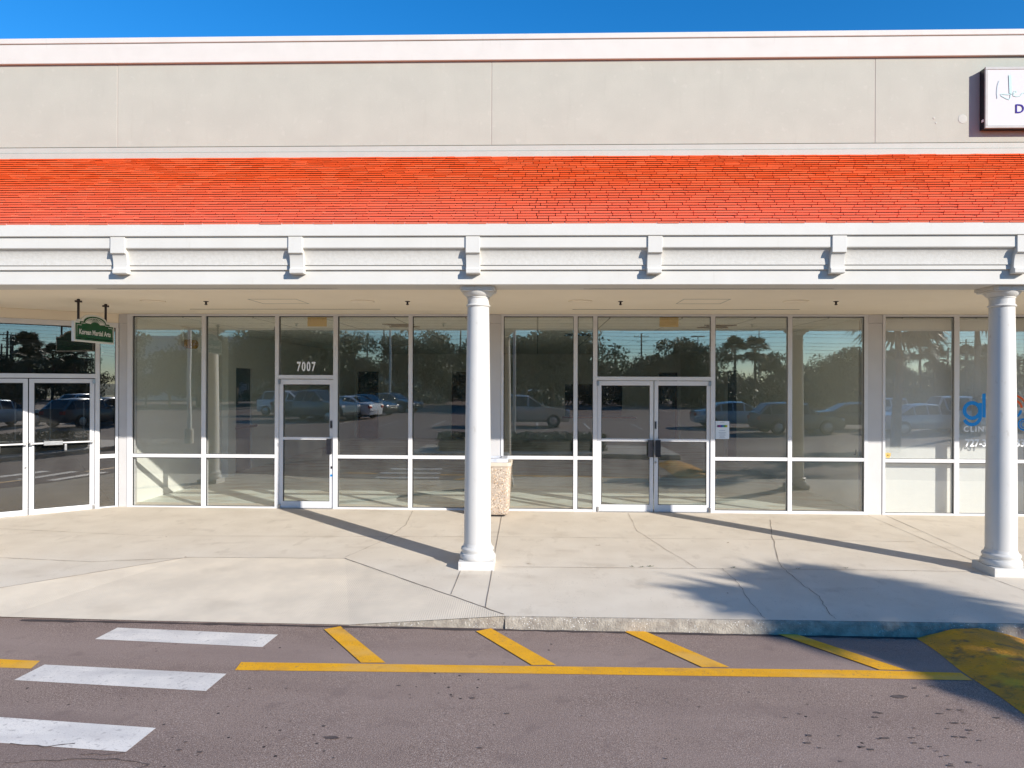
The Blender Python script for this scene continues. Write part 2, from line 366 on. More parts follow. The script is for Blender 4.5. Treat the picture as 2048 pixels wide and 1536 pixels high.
# road / parking lot: one sheet reaching the horizon
mb = MB(); xs = [-900, -60, -9, -6, -3, 0, 3, 7, 60, 900]; ys = [YK+.02, YK-3, -40, -85]
vs = [(x, y, rdz(x)) for y in ys for x in xs]
nx = len(xs); mb.add(vs, [(j*nx+i, j*nx+i+1, (j+1)*nx+i+1, (j+1)*nx+i) for j in range(len(ys)-1) for i in range(nx-1)])
tag(mb.build('parking_lot', M['asphalt']), 'brown grey asphalt drive and parking lot', 'parking lot', kind='structure')
mb = MB(); mb.add([(-900, -85, AA+.06), (900, -85, AA+.06), (900, -900, AA+.06), (-900, -900, AA+.06)], [(0,1,2,3)])
tag(mb.build('ground', M['grass']), 'green ground beyond the parking lot', 'ground', kind='structure')
mb = MB(); mb.add([(-900, YK+.03, AA-.4), (900, YK+.03, AA-.4), (900, 900, AA-.4), (-900, 900, AA-.4)], [(0,1,2,3)])
tag(mb.build('terrain', M['grass']), 'ground behind the shops', 'ground', kind='structure')

# sidewalk with the kerb ramp cut into it
yB = 0.4; XL, XR = -22.0, 20.0
RB, RC, RD = sw(375, 1115), sw(690, 1117), sw(1010, 1230); RAx = sw(0, 1176)
dl = (RAx - RB); RA = RB + dl * ((YK - RB.y)/dl.y)      # flare's far corner on the kerb line
RD = Vector((RD.x, YK, swz(RD.x, YK)))
def onS(x, y): return Vector((x, y, swz(x, y)))
sidewalk = MB()
poly = [onS(XL, yB), onS(XL, YK), onS(RA.x, YK), RB, RC, RD, onS(XR, YK), onS(XR, yB)]
sidewalk.add(poly, [tuple(range(len(poly)))])
SWK = sidewalk.build('sidewalk', M['concrete']); tag(SWK, 'pale stained concrete sidewalk in front of the shops', 'sidewalk', kind='structure')
bm = bmesh.new(); bm.from_mesh(SWK.data); bmesh.ops.triangulate(bm, faces=bm.faces); bm.to_mesh(SWK.data); bm.free()
# ramp
def low(px): x = atY(px, 1250, YK).x; return Vector((x, YK-.015, rdz(x)+.006))
L1 = low(300); L2 = low(700); LA = Vector((RA.x+1.2, YK-.015, rdz(RA.x)+.006))
mb = MB(); mb.add([RA, RB, RC, RD, L2, L1, LA], [(0,1,6),(1,5,6),(1,2,4,5),(2,3,4)])
rm = mb.build('kerb_ramp', M['ramp'], SWK)
mb = MB(); o1 = Vector((0,-.012,0)); mb.add([RD+o1, RD+o1+Vector((0,-.01,-.16)), L2+o1+Vector((0,0,-.03)), L2+o1], [(0,1,2,3)])
mb.build('kerb', M['kerb'], SWK)
# kerb
mb = MB(); segs = 60; x0 = RD.x+.004
import mathutils
prof = [(.0,.0),(-.006,-.012),(-.016,-.03)]
rows = []
for i in range(segs+1):
    x = x0 + (XR-x0)*i/segs if i < segs else XR
    zt = swz(x, YK); zb = rdz(x) - .02
    j = .006*math.sin(x*5.1)+.004*math.sin(x*13.7)
    rows.append([(x, YK+.0, zt-.002), (x, YK-.012+j*.3, zt-.010), (x, YK-.022+j, zt-.028), (x, YK-.030+j, (zt+zb)/2), (x, YK-.045+j*.5, zb)])
vs = [p for r in rows for p in r]; n5 = 5
mb.add(vs, [(i*n5+k, (i+1)*n5+k, (i+1)*n5+k+1, i*n5+k+1) for i in range(segs) for k in range(4)])
mb.add([rows[0][0], rows[0][1], rows[0][2], rows[0][3], rows[0][4], (x0, YK+.02, rows[0][4][2])], [(0,1,2,3,4,5)])
build_in(mb, 'kerb', M['kerb'], SWK)
mb = MB(); zl = rdz(RA.x)
mb.add([(XL,YK-.0,swz(XL,YK)-.002),(RA.x,YK,swz(RA.x,YK)-.002),(RA.x,YK-.02,zl-.02),(XL,YK-.02,zl-.02)],[(0,1,2,3)])
build_in(mb, 'kerb', M['kerb'], SWK)
def strip(mb, pts, w, nrm, lift=.004, jitter=0, sub=1):
    P = []
    for a, b in zip(pts[:-1], pts[1:]):
        for k in range(sub): P.append(a.lerp(b, k/sub))
    P.append(pts[-1])
    if jitter:
        P = [p + Vector((random.uniform(-jitter, jitter), random.uniform(-jitter, jitter), 0)) if 0 < i < len(P)-1 else p for i, p in enumerate(P)]
    vs = []
    for i, p in enumerate(P):
        d = (P[min(i+1, len(P)-1)] - P[max(i-1, 0)]); d.normalize(); s = nrm.cross(d).normalized()
        ww = w*(random.uniform(.5, 1.3) if jitter else 1)/2
        vs += [p + s*ww + nrm*lift, p - s*ww + nrm*lift]
    mb.add(vs, [(2*i, 2*i+1, 2*i+3, 2*i+2) for i in range(len(P)-1)])
def swline(pts, w, mat, name, jitter=0, sub=1):
    mb = MB(); strip(mb, [sw(*p) for p in pts], w, nS, .004, jitter, sub); return mb.build(name, mat, SWK)
# ground-plane joints and cracks (positions measured from the photo)
swline([(1003.5,1030),(971,1215)], .008, M['crack'], 'joint', .002, 14)
swline([(921,1142),(902,1189)], .008, M['crack'], 'joint', .002, 6)
swline([(1735,1031),(1962,1128)], .008, M['crack'], 'joint', .002, 12)
swline([(1771,1031),(1960,1114)], .008, M['crack'], 'joint', .002, 12)
swline([(1964,1150),(2048,1181),(2200,1240)], .008, M['crack'], 'joint', .002, 6)
swline([(-120,1052),(300,1072),(1003,1074),(1600,1080),(1830,1084)], .007, M['crackl'], 'joint', .003, 30)
swline([(-120,1110),(180,1124),(375,1116)], .009, M['crackl'], 'joint', .004, 30)
swline([(1003,1134),(1700,1140),(1960,1144)], .008, M['crackl'], 'joint', .003, 30)
swline([(690,1115),(770,1080),(812,1050),(826,1022)], .008, M['crackl'], 'crack', .010, 9)
swline([(690,1117),(1008,1229)], .013, M['crack'], 'joint', .006, 30)
swline([(375,1115),(690,1117)], .009, M['crackl'], 'joint', .004, 20)
swline([(375,1115),(0,1176),(-60,1186)], .010, M['crackl'], 'joint', .004, 20)
swline([(1256,1027),(1275,1062),(1320,1092),(1393,1136)], .006, M['crackl'], 'crack', .012, 7)
swline([(1540,1040),(1545,1075),(1562,1134),(1606,1170),(1638,1193),(1658,1228),(1672,1238)], .007, M['crack'], 'crack', .014, 6)
swline([(1445,1137),(1478,1168),(1500,1205),(1530,1237)], .005, M['crack'], 'crack', .012, 7)

def blob(mb, c, rx, ry, lift, n=14):
    pts = []
    for k in range(n):
        a = 2*math.pi*k/n; j = random.uniform(.7, 1.15)
        pts.append((c.x + rx*j*math.cos(a), c.y + ry*j*math.sin(a), c.z + lift))
    mb.add(pts, [tuple(range(n))])
# road markings
def mark(pts, mat, name, label, cat, group=None, lift=.004):
    P = [rd(*p) + Vector((0,0,lift)) for p in pts]
    mb = MB(); mb.add(P, [tuple(range(len(P)))]); o = mb.build(name, mat); tag(o, label, cat, group, 'structure'); return o
G1 = 'white crosswalk bars on the asphalt'
mark([(235,1256),(556,1270),(525,1295),(190,1279)], M['whitepaint'], 'crosswalk_bar', 'white crosswalk bar nearest the sidewalk', 'road marking', G1)
mark([(89,1330),(453,1348.5),(412,1383),(28,1361)], M['whitepaint'], 'crosswalk_bar', 'white crosswalk bar in the middle of the three', 'road marking', G1)
mark([(-60,1431),(312,1457),(252,1505),(-150,1476)], M['whitepaint'], 'crosswalk_bar', 'white crosswalk bar farthest from the sidewalk, cut by the left edge', 'road marking', G1)
mark([(-120,1314),(80,1322.5),(62,1338),(-120,1332)], M['yellow'], 'yellow_line', 'short yellow line end left of the crosswalk bars', 'road marking', 'yellow road lines')
top = [(482,1325),(1024,1332.5),(1720,1341),(1922,1346.5)]; bot = [(1946,1361.5),(1720,1357),(1024,1347.5),(470,1341)]
mark(top+bot, M['yellow'], 'yellow_line', 'long yellow line running along the fire lane', 'road marking', 'yellow road lines')
DG = 'yellow diagonal stripes of the fire lane'
mark([(648,1260),(681,1254),(771,1327),(722,1327)], M['yellow'], 'yellow_stripe', 'steepest yellow diagonal stripe, nearest the crosswalk', 'road marking', DG, .008)
mark([(952,1264),(982,1258),(1113,1332),(1064,1332)], M['yellow'], 'yellow_stripe', 'yellow diagonal stripe below the front column', 'road marking', DG, .008)
mark([(1250,1265),(1276,1258),(1459,1336),(1404,1336)], M['yellow'], 'yellow_stripe', 'yellow diagonal stripe below the double door', 'road marking', DG, .008)
mark([(1551,1268),(1569,1262),(1814,1342),(1759,1341)], M['yellow'], 'yellow_stripe', 'yellow diagonal stripe nearest the yellow mound, partly in palm shade', 'road marking', DG, .008)
lot = bpy.data.objects['parking_lot']
mb = MB()
for px, py, rx, ry in [(664,1476,.055,.022),(700,1477,.02,.01),(359,1501,.02,.01),(400,1505,.02,.012),(945,1397,.022,.014),(798,1372,.016,.012),(1014,1428,.02,.012),(960,1497,.016,.012),
                       (1798,1394,.07,.028),(1830,1377,.02,.01),(1863,1373,.025,.01),(1900,1420,.02,.01),(1880,1428,.03,.01),(1922,1421,.025,.01),(1910,1447,.03,.012),(1770,1477,.03,.014),(1618,1472,.02,.015),(1615,1487,.025,.012)]:
    blob(mb, rd(px, py), rx, ry, .0045)
for _ in range(38):
    px = random.gauss(1850, 120); py = random.uniform(1420, 1550); r = random.uniform(.005, .018); blob(mb, rd(px, py), r*1.3, r*.7, .0045, 9)
for _ in range(40):
    px = random.uniform(0, 2000); py = random.uniform(1370, 1550); r = random.uniform(.003, .010); blob(mb, rd(px, py), r*1.3, r, .0045, 7)
mb.build('oil_stain', M['oil'], lot)
mb = MB()   # tar-dark wandering cracks under the nearest crosswalk bar
for pts in ([(20,1488),(90,1494),(150,1488)], [(10,1527),(90,1522),(150,1520),(230,1519),(300,1530),(270,1540)], [(160,1510),(215,1510),(250,1506)]):
    strip(mb, [rd(*p) for p in pts], .011, nA, .0045, .008, 5)
mb.build('dark_stain', M['oil'], lot)
mb = MB()   # dirt line where kerb meets asphalt
strip(mb, [Vector((x, YK-.065, rdz(x))) for x in [-5+.25*i for i in range(60)]], .05, Vector((0,0,1)), .004, .008, 2)
mb.build('gutter_dirt', surf('gutter_dirt', (.07,.05,.045), .95, (.045,.032,.03), 10), lot)

# yellow painted asphalt mound (speed bump) at the right
bl = rd(1822, 1272); bl2 = rd(2048, 1425); bx0 = (bl.x*.5 + bl2.x*.5) - .0; bw = 1.02
mb = MB(); nu, nv = 26, 60; y0b, y1b = YK-.06, YK-4.2
for j in range(nv+1):
    for i in range(nu+1):
        u = i/nu; v = j/nv; y = y0b + (y1b-y0b)*v; x = bx0 + u*bw + .02*math.sin(y*2.3)+.01*math.sin(y*7)
        h = .105*math.sin(math.pi*u)**1.1*(1-.0*v) + .004*math.sin(x*23+y*9)*math.sin(math.pi*u) + .003*math.sin(y*31)*math.sin(math.pi*u)
        mb.v.append((x, y, rdz(x)+.003+max(h, 0)))
mb.f = [(j*(nu+1)+i, j*(nu+1)+i+1, (j+1)*(nu+1)+i+1, (j+1)*(nu+1)+i) for j in range(nv) for i in range(nu)]
e0 = len(mb.v); mb.add([mb.v[i] for i in range(nu+1)] + [(mb.v[nu][0], y0b, rdz(bx0)-.02), (mb.v[0][0], y0b, rdz(bx0)-.02)], [tuple(range(nu+3))])
tag(mb.build('speed_bump', M['bump'], smooth=True), 'worn yellow painted asphalt mound against the kerb at the right', 'speed bump')

# small leaves and weed tufts on the sidewalk
def small_leaf(px, py, mat, name, label, cat, group, tuft=False):
    c = sw(px, py); mb = MB()
    for k in range(5 if tuft else 2):
        a = random.uniform(0, 6.28); l = random.uniform(.02, .045); w = .006 if tuft else .012
        d = Vector((math.cos(a), math.sin(a)*.6, .4 if tuft else .12)); s = Vector((-math.sin(a), math.cos(a), 0))*w
        o = c + Vector((random.uniform(-.02,.02) if tuft else 0, 0, .003))
        mb.add([o, o+d*l*.5+s, o+d*l, o+d*l*.5-s], [(0,1,2,3)])
    tag(mb.build(name, mat), label, cat, group)
for i, (px, py) in enumerate([(1266,1134),(1284,1135),(1301,1134),(1467,1136),(1597,1138),(1692,1137)]):
    small_leaf(px, py, M['tuft'], 'weed_tuft', 'tiny weed tuft growing in the sidewalk joint', 'weed', 'weed tufts in the sidewalk joint', True)
for i, (px, py) in enumerate([(1196,1091),(1455,1187),(1454,1086),(373,1114),(334,1074),(1060,1128),(716,1250)]):
    small_leaf(px, py, M['dry'], 'dry_leaf', 'tiny dry brown leaf lying on the pavement', 'leaf', 'dry leaves on the pavement')

# ================================================================== THE SHOP BUILDING
BLD = empty('shop_building', (0, 0, 0)); tag(BLD, 'long one storey shopping plaza building with red shingle canopy roof and white columns', 'building')
def bp(mb, name, mat, parent=None, **k): return build_in(mb, name, mat, parent or BLD, **k)
BX0, BX1 = -19.0, 19.0
ZC = fz(627, 1000, 0)          # soffit height
YBF = -3.445                   # front face of the beam
ZB = atY(1000, 569, YBF).z     # beam underside
print('soffit', ZC, 'beam', ZB)
ZC = ZB + .004
# upper wall panels
zt0, zt1 = fz(303, 1000), fz(122, 1000)
jx = [fx(235, 0, 200), fx(983, 0, 200), fx(1750, 0, 200)]
gap = .009
edges = [BX0, jx[0]-6.25, jx[0], jx[1], jx[2], jx[2]+6.25, BX1]
bp(MB().box(BX0, BX1, .10, .3, ZB+.4, zt1+.3), 'wall_backing', M['joint'])
for a, b in zip(edges[:-1], edges[1:]):
    bp(MB().box(a-gap/2+.0005, a+gap/2-.0005, .005, .09, fz(290), zt1-.006), 'joint_strip', M['joint'])
    bp(MB().box(a+gap/2, b-gap/2, 0, .09, fz(290), zt1-.004), 'wall_panel', M['wall'], bevel=.006)
for px, py, rr in ((1925,238,.075),(1868,236,.02),(1872,246,.015)):
    q = atY(px, py, 0); Mp = Matrix.Translation((q.x, -.0005, q.z)) @ Matrix.Rotation(R(90), 4, 'X')
    bp(MB(Mp).lathe([(rr, 0), (rr*.9, .004), (rr*.3, .005)], 20), 'patched_hole', M['trim'])
zp0, zp1, zp2 = fz(122), fz(82), fz(71)
bp(MB().box(BX0, BX1, -.05, .30, zp0, zp1-.012), 'parapet_band', M['white'], bevel=.008)
bp(MB().box(BX0, BX1, -.035, .29, zp1-.012, zp1), 'reveal_joint', M['joint'])
bp(MB().box(BX0, BX1, -.06, .34, zp1, zp2), 'parapet_cap', M['white'], bevel=.01)
bp(MB().box(BX0, BX1, -.012, .095, fz(303)+.008, fz(290)-.012), 'flashing', M['trim'], bevel=.003)
bp(MB().box(BX0, BX1, -.03, .095, fz(316), fz(303)), 'flashing', M['trim'], bevel=.003)
bp(MB().box(BX0, BX1, .3, 14.6, zt1-1.2, zt1-1.1), 'flat_roof', M['trim'])
# eave fascia + canopy roof
YE = YBF - .15
ze1, ze0 = atY(1000, 444.5, YE).z, atY(1000, 471, YE).z
bp(MB().box(BX0, BX1, YE, YE+.05, ze0, ze1), 'fascia', M['white'], bevel=.006)
bp(MB().box(BX0, BX1, YE+.052, YBF+.1, ze0+.03, ze0+.05), 'eave_soffit', M['white'])
zr1 = fz(313); A0 = Vector((0, YE+.01, ze1-.015)); A1 = Vector((0, -.03, zr1)); SL = (A1-A0).length; ud = (A1-A0).normalized(); un = Vector((0, -ud.z, ud.y))
print('roof slope', math.degrees(math.atan2(ud.z, ud.y)), SL)
P0 = A0 - un*.03 + ud*.05
mb = MB(); mb.extr_n([(BX0, P0.y, P0.z), (BX1, P0.y, P0.z), (BX1, A1.y, A1.z-.03), (BX0, A1.y, A1.z-.03)], -un*.05)
bp(mb, 'roof_deck', M['roofbase'])
mb = MB(); NR = 29; e = [ .115 + (.175-.115)*i/(NR-1) for i in range(NR)]; sc = SL/sum(e); s0 = 0
for r in range(NR):
    ex = e[r]*sc; x = BX0 + random.uniform(0, .2)
    while x < BX1:
        w = random.choice([.14, .20, .22, .24, .26, .28])*random.uniform(.94, 1.06); x1 = min(x+w, BX1)
        dz = random.uniform(-.003, .003); th = random.uniform(.018, .025); g = .0046
        a = A0 + ud*(s0 + dz - .012) + un*(.002); b = A0 + ud*(s0+ex+.03) + un*(-.022)
        vs = []
        tl = random.uniform(-.003, .004); tr_ = random.uniform(-.003, .004)
        for xx, t in ((x+g, tl), (x1-g, tr_)):
            for p, h in ((a, .0022), (a, th+t), (b, .007), (b, .002)):
                q = p + un*h; vs.append((xx, q.y, q.z))
        mb.add(vs, [(0,1,2,3),(7,6,5,4),(1,5,6,2),(0,4,5,1)]); x = x1
    s0 += ex
bp(mb, 'shingle_roof', M['roof'])
# beam with moulded frieze, profile front to back measured from the photo
def yz(py, Y): return (Y, atY(1000, py, Y).z)
Yf = YE + .03; Yb = YBF - .028
pr = [yz(569, YBF), yz(540, YBF), yz(540, Yb), yz(530.5, Yb), yz(530.5, Yb-.012)]
cove = []
z0c = atY(1000, 530, Yb-.012).z; z1c = atY(1000, 498, Yf+.02).z
for k in range(9):
    t = k/8; a = t*math.pi/2
    cove.append((Yb-.014 - (abs(Yf-Yb)-.034)*(1-math.cos(a)), z0c + (z1c-z0c)*math.sin(a)))
pr2 = [(Yf+.012, z1c+.002), (Yf+.012, atY(1000, 496, Yf+.012).z), (Yf, atY(1000, 495.5, Yf).z), (Yf, ze0+.026)]
back = [(YBF+.45, ze0+.026), (YBF+.45, ZB)]
bp(MB().extr_x([yz(569, YBF), yz(540, YBF), (YBF, ze0+.02), (YBF+.45, ze0+.02), (YBF+.45, ZB)], BX0, BX1), 'beam', M['white'], bevel=.006)
bp(MB().box(BX0, BX1, Yb, YBF-.002, z0c+.002, atY(1000, 539.5, Yb).z), 'moulding', M['white'], bevel=.004)
bp(MB().extr_x([(YBF-.001, z0c+.004)] + cove + [(YBF-.001, z1c)], BX0, BX1), 'cove_moulding', M['cove'], smooth=True)
bp(MB().extr_x([(YBF-.002, z1c+.003), (Yf+.014, z1c+.003), (Yf, z1c+.016), (Yf, ze0+.018), (YBF-.002, ze0+.018)], BX0, BX1), 'moulding', M['white'], bevel=.003)
# corbels
def corbel(px):
    x0, x1 = px; cb = MB(); Yt = YE + .012
    zt = ze0 - .002; zblk = atY(1000, 505, Yt).z; zc = atY(1000, 537, Yb-.03).z; zft = atY(1000, 547, Yb-.03).z
    prf = [(YBF-.003, zt), (Yt, zt), (Yt, zblk), (Yt+.018, zblk-.006)]
    for k in range(1, 9):
        a = k/8*math.pi/2; prf.append((Yt+.018 + (Yb-.05-Yt-.018)*math.sin(a), zblk-.006 - (zblk-zc-.012)*(1-math.cos(a))))
    prf += [(Yb-.055, zc), (Yb-.07, zc-.006), (Yb-.07, zft+.004), (Yb-.06, zft-.004), (YBF-.003, zft-.004)]
    a = fx(x0, Yt, 490); b = fx(x1, Yt, 490)
    bp(cb.extr_x(prf, a, b), 'corbel', M['white'], bevel=.005)
cw = [(220,249),(576,604.5),(931,959.5),(1296,1325),(1665,1694),(2035,2064)]
for c_ in cw: corbel(c_)
for k in (1, 2): corbel((220-368*k, 249-368*k)); corbel((2035+370*k, 2064+370*k))
# soffit
bp(MB().box(BX0, BX1, YBF+.451, .2, ZC, ZC+.06), 'soffit', M['soffit'])
def sof(px, py): return hit(px, py, (0,0,ZC), Vector((0,0,1)))
def slot(xa, xb, py, w=.018):
    a, b = sof(xa, py), sof(xb, py); mbx = MB().box(a.x, b.x, a.y-w/2, a.y+w/2, ZC-.004, ZC+.01); bp(mbx, 'soffit_slot', M['iron'])
slot(193, 675, 576, .03); slot(1167, 1668, 577, .03); slot(380, 760, 618, .008); slot(1145, 1600, 618.5, .008)
for px in (306, 725, 1160, 1592):
    c = sof(px, 602); rr = .16
    bp(MB().lathe([(rr*.2, -.002),(rr-.012, -.004),(rr, -.014),(rr+.006,-.004),(rr+.006, .006)][::-1], 40, (c.x, c.y, ZC)), 'light_cover', M['soffit'], smooth=True)
for px in (412, 815, 1241, 1672):
    c = sof(px, 602.5)
    k = MB().lathe([(.036,.0),(.036,-.006),(.014,-.012),(.014,-.04),(.022,-.046),(.022,-.05),(.006,-.055)][::-1], 16, (c.x, c.y, ZC))
    bp(k, 'sprinkler', M['iron'], smooth=True)
for xa, xb in ((495, 592), (1368, 1462)):
    a = sof(xa, 598); b = sof(xb, 598); mbx = MB(); y0, y1 = a.y, a.y+.55; wd = .008
    mbx.box(a.x, b.x, y0, y0+wd, ZC-.004, ZC+.002).box(a.x, b.x, y1-wd, y1, ZC-.004, ZC+.002).box(a.x, a.x+wd, y0+wd, y1-wd, ZC-.004, ZC+.002).box(b.x-wd, b.x, y0+wd, y1-wd, ZC-.004, ZC+.002)
    bp(mbx, 'access_hatch', M['trim'])
# columns
YC = -3.155
def c_(px): return atY(px, 800, YC).x
XC1 = c_(956.0); XC2 = c_(2003); SP = XC2 - XC1; print('columns', XC1, XC2, SP)
def column(xc):
    z0 = swz(xc, YC) - .02; E = empty('column', (xc, YC, z0), BLD); H = ZB - z0
    pl = MB().box(-.21, .21, -.21, .21, 0, .115); build_loc(pl, 'plinth', M['colpaint'], E, bevel=.006)
    base = [(.205,.117),(.212,.135),(.212,.16),(.203,.18),(.190,.186),(.186,.20),(.190,.212),(.198,.225),(.196,.243),(.182,.256),(.172,.262),(.168,.28),(.1625,.30)]
    build_loc(MB().lathe(base, 48), 'base', M['colpaint'], E, smooth=True)
    sh = []
    for k in range(13):
        t = k/12; r = .1615 - .031*(t**1.6); sh.append((r, .301 + (H-.235-.301)*t))
    build_loc(MB().lathe(sh, 48), 'shaft', M['colpaint'], E, smooth=True)
    zn = H-.234
    cap = [(.131,zn),(.141,zn+.006),(.147,zn+.016),(.141,zn+.026),(.132,zn+.032),(.130,zn+.038),(.130,zn+.10),(.137,zn+.104),(.139,zn+.112),(.134,zn+.118),
           (.150,zn+.126),(.172,zn+.145),(.188,zn+.168),(.192,zn+.178)]
    build_loc(MB().lathe(cap, 48), 'capital', M['colpaint'], E, smooth=True)
    ab = MB(); pts8 = lambda r, c: [(r,-r+c),(r,r-c),(r-c,r),(-r+c,r),(-r,r-c),(-r,-r+c),(-r+c,-r),(r-c,-r)]
    for r, z0_, z1_ in ((.198, zn+.179, zn+.196), (.212, zn+.196, H-.001)):
        ab.extr_n([(x, y, z0_) for x, y in pts8(r, .035)], (0, 0, z1_-z0_))
    build_loc(ab, 'abacus', M['colpaint'], E, bevel=.004)
for xc in (XC1-2*SP-.15, XC1-SP-.15, XC1, XC2, XC2+SP): column(xc)

# ------------------------------------------------------------------ storefront (local frame: u along, w inward, z up)
class Plane:
    def __init__(s, o, ang):
        s.o = Vector(o); s.u = Vector((math.cos(ang), math.sin(ang), 0)); s.n = Vector((-s.u.y, s.u.x, 0))
        s.M = Matrix(((s.u.x, s.n.x, 0, s.o.x), (s.u.y, s.n.y, 0, s.o.y), (0,0,1,s.o.z), (0,0,0,1)))
    def U(s, px, py=800): return (hit(px, py, s.o, s.n) - s.o).dot(s.u)
    def Z(s, px, py): return hit(px, py, s.o, s.n).z
FP = Plane((0, 0, 0), 0)
def mull(mb, P, u0, u1, z0, z1, w0=0, w1=.11): mb.box(u0, u1, w0, w1, z0, z1)
def pane(P, u0, u1, z0, z1, mat='glass', parent=None, w=.045, name='window_pane', th=.006, lab=None):
    o = bp(MB(P.M).box(u0-.004, u1+.004, w, w+th, z0-.004, z1+.004), name, M[mat], parent)
    g = MB(P.M); t = .012     # dark gasket line round the glass
    g.box(u0, u0+t, w-.014, w-.001, z0, z1).box(u1-t*.4, u1, w-.014, w-.001, z0, z1).box(u0+t, u1-t*.4, w-.014, w-.001, z1-t, z1).box(u0+t, u1-t*.4, w-.014, w-.001, z0, z0+t*.4)
    bp(g, 'gasket', M['gasket'], o if parent is None else parent)
    return o
def vbar(P, a, b): return (P.U(a), P.U(b))
def bay(verts, doors, zmid, zsill, zhead, P=FP, mat='glass'):
    """verts: list of (px0,px1) of vertical members; doors: set of gap indexes that are doors"""
    V = [vbar(P, a, b) for a, b in verts]; mb = MB(P.M)
    u0, u1 = V[0][0], V[-1][1]; zb = swz((P.o + P.u*u0).x, 0) - .08
    mb.box(u0, u1, -.004, .112, zhead, ZC-.002)
    for a, b in V: mb.box(a, b, 0, .108, zb, zhead)
    for i in range(len(V)-1):
        a, b = V[i][1], V[i+1][0]
        if i in doors: continue
        mb.box(a, b, .004, .104, zmid[0], zmid[1]); mb.box(a, b, .004, .104, zb, zsill)
        pane(P, a, b, zmid[1], zhead, mat); pane(P, a, b, zsill, zmid[0], mat)
    bp(mb, 'storefront_frame', M['alu'], bevel=.003)
    return V
zh = FP.Z(1000, 632.5)
v1 = [(254,264),(402.5,411),(549.5,557),(666,675),(816.5,824.5),(930+35,975)]
V1 = bay(v1, {2}, (FP.Z(600,916.5), FP.Z(600,909.5)), FP.Z(600,1014), zh)
v2 = [(1002,1007),(1147,1155),(1186,1194.5),(1421.5,1430.5),(1576,1584.5),(1729,1736)]
V2 = bay(v2, {2}, (FP.Z(1300,920.5), FP.Z(1300,913.5)), FP.Z(1300,1020), zh)
v3 = [(1765.5,1771),(1909,1919),(2056,2064),(2200,2208),(2350,2358)]
V3 = bay(v3, set(), (FP.Z(1850,925.5), FP.Z(1850,918.5)), FP.Z(1850,1027), zh)
def pil(a, b, top=646, mat='alu_dark'):
    u0, u1 = FP.U(a), FP.U(b); zb = swz(u0, 0)-.05; zc = FP.Z(a, top)
    bp(MB().box(u0, u1, .012, .3, zb, zc-.003), 'pilaster', M[mat], bevel=.004)
    bp(MB().box(u0, u1, .006, .3, zc, ZC-.003), 'pilaster_cap', M['alu_dark'], bevel=.004)
pil(237, 253.7); pil(975.3, 1001.7); pil(1736.3, 1765.2)
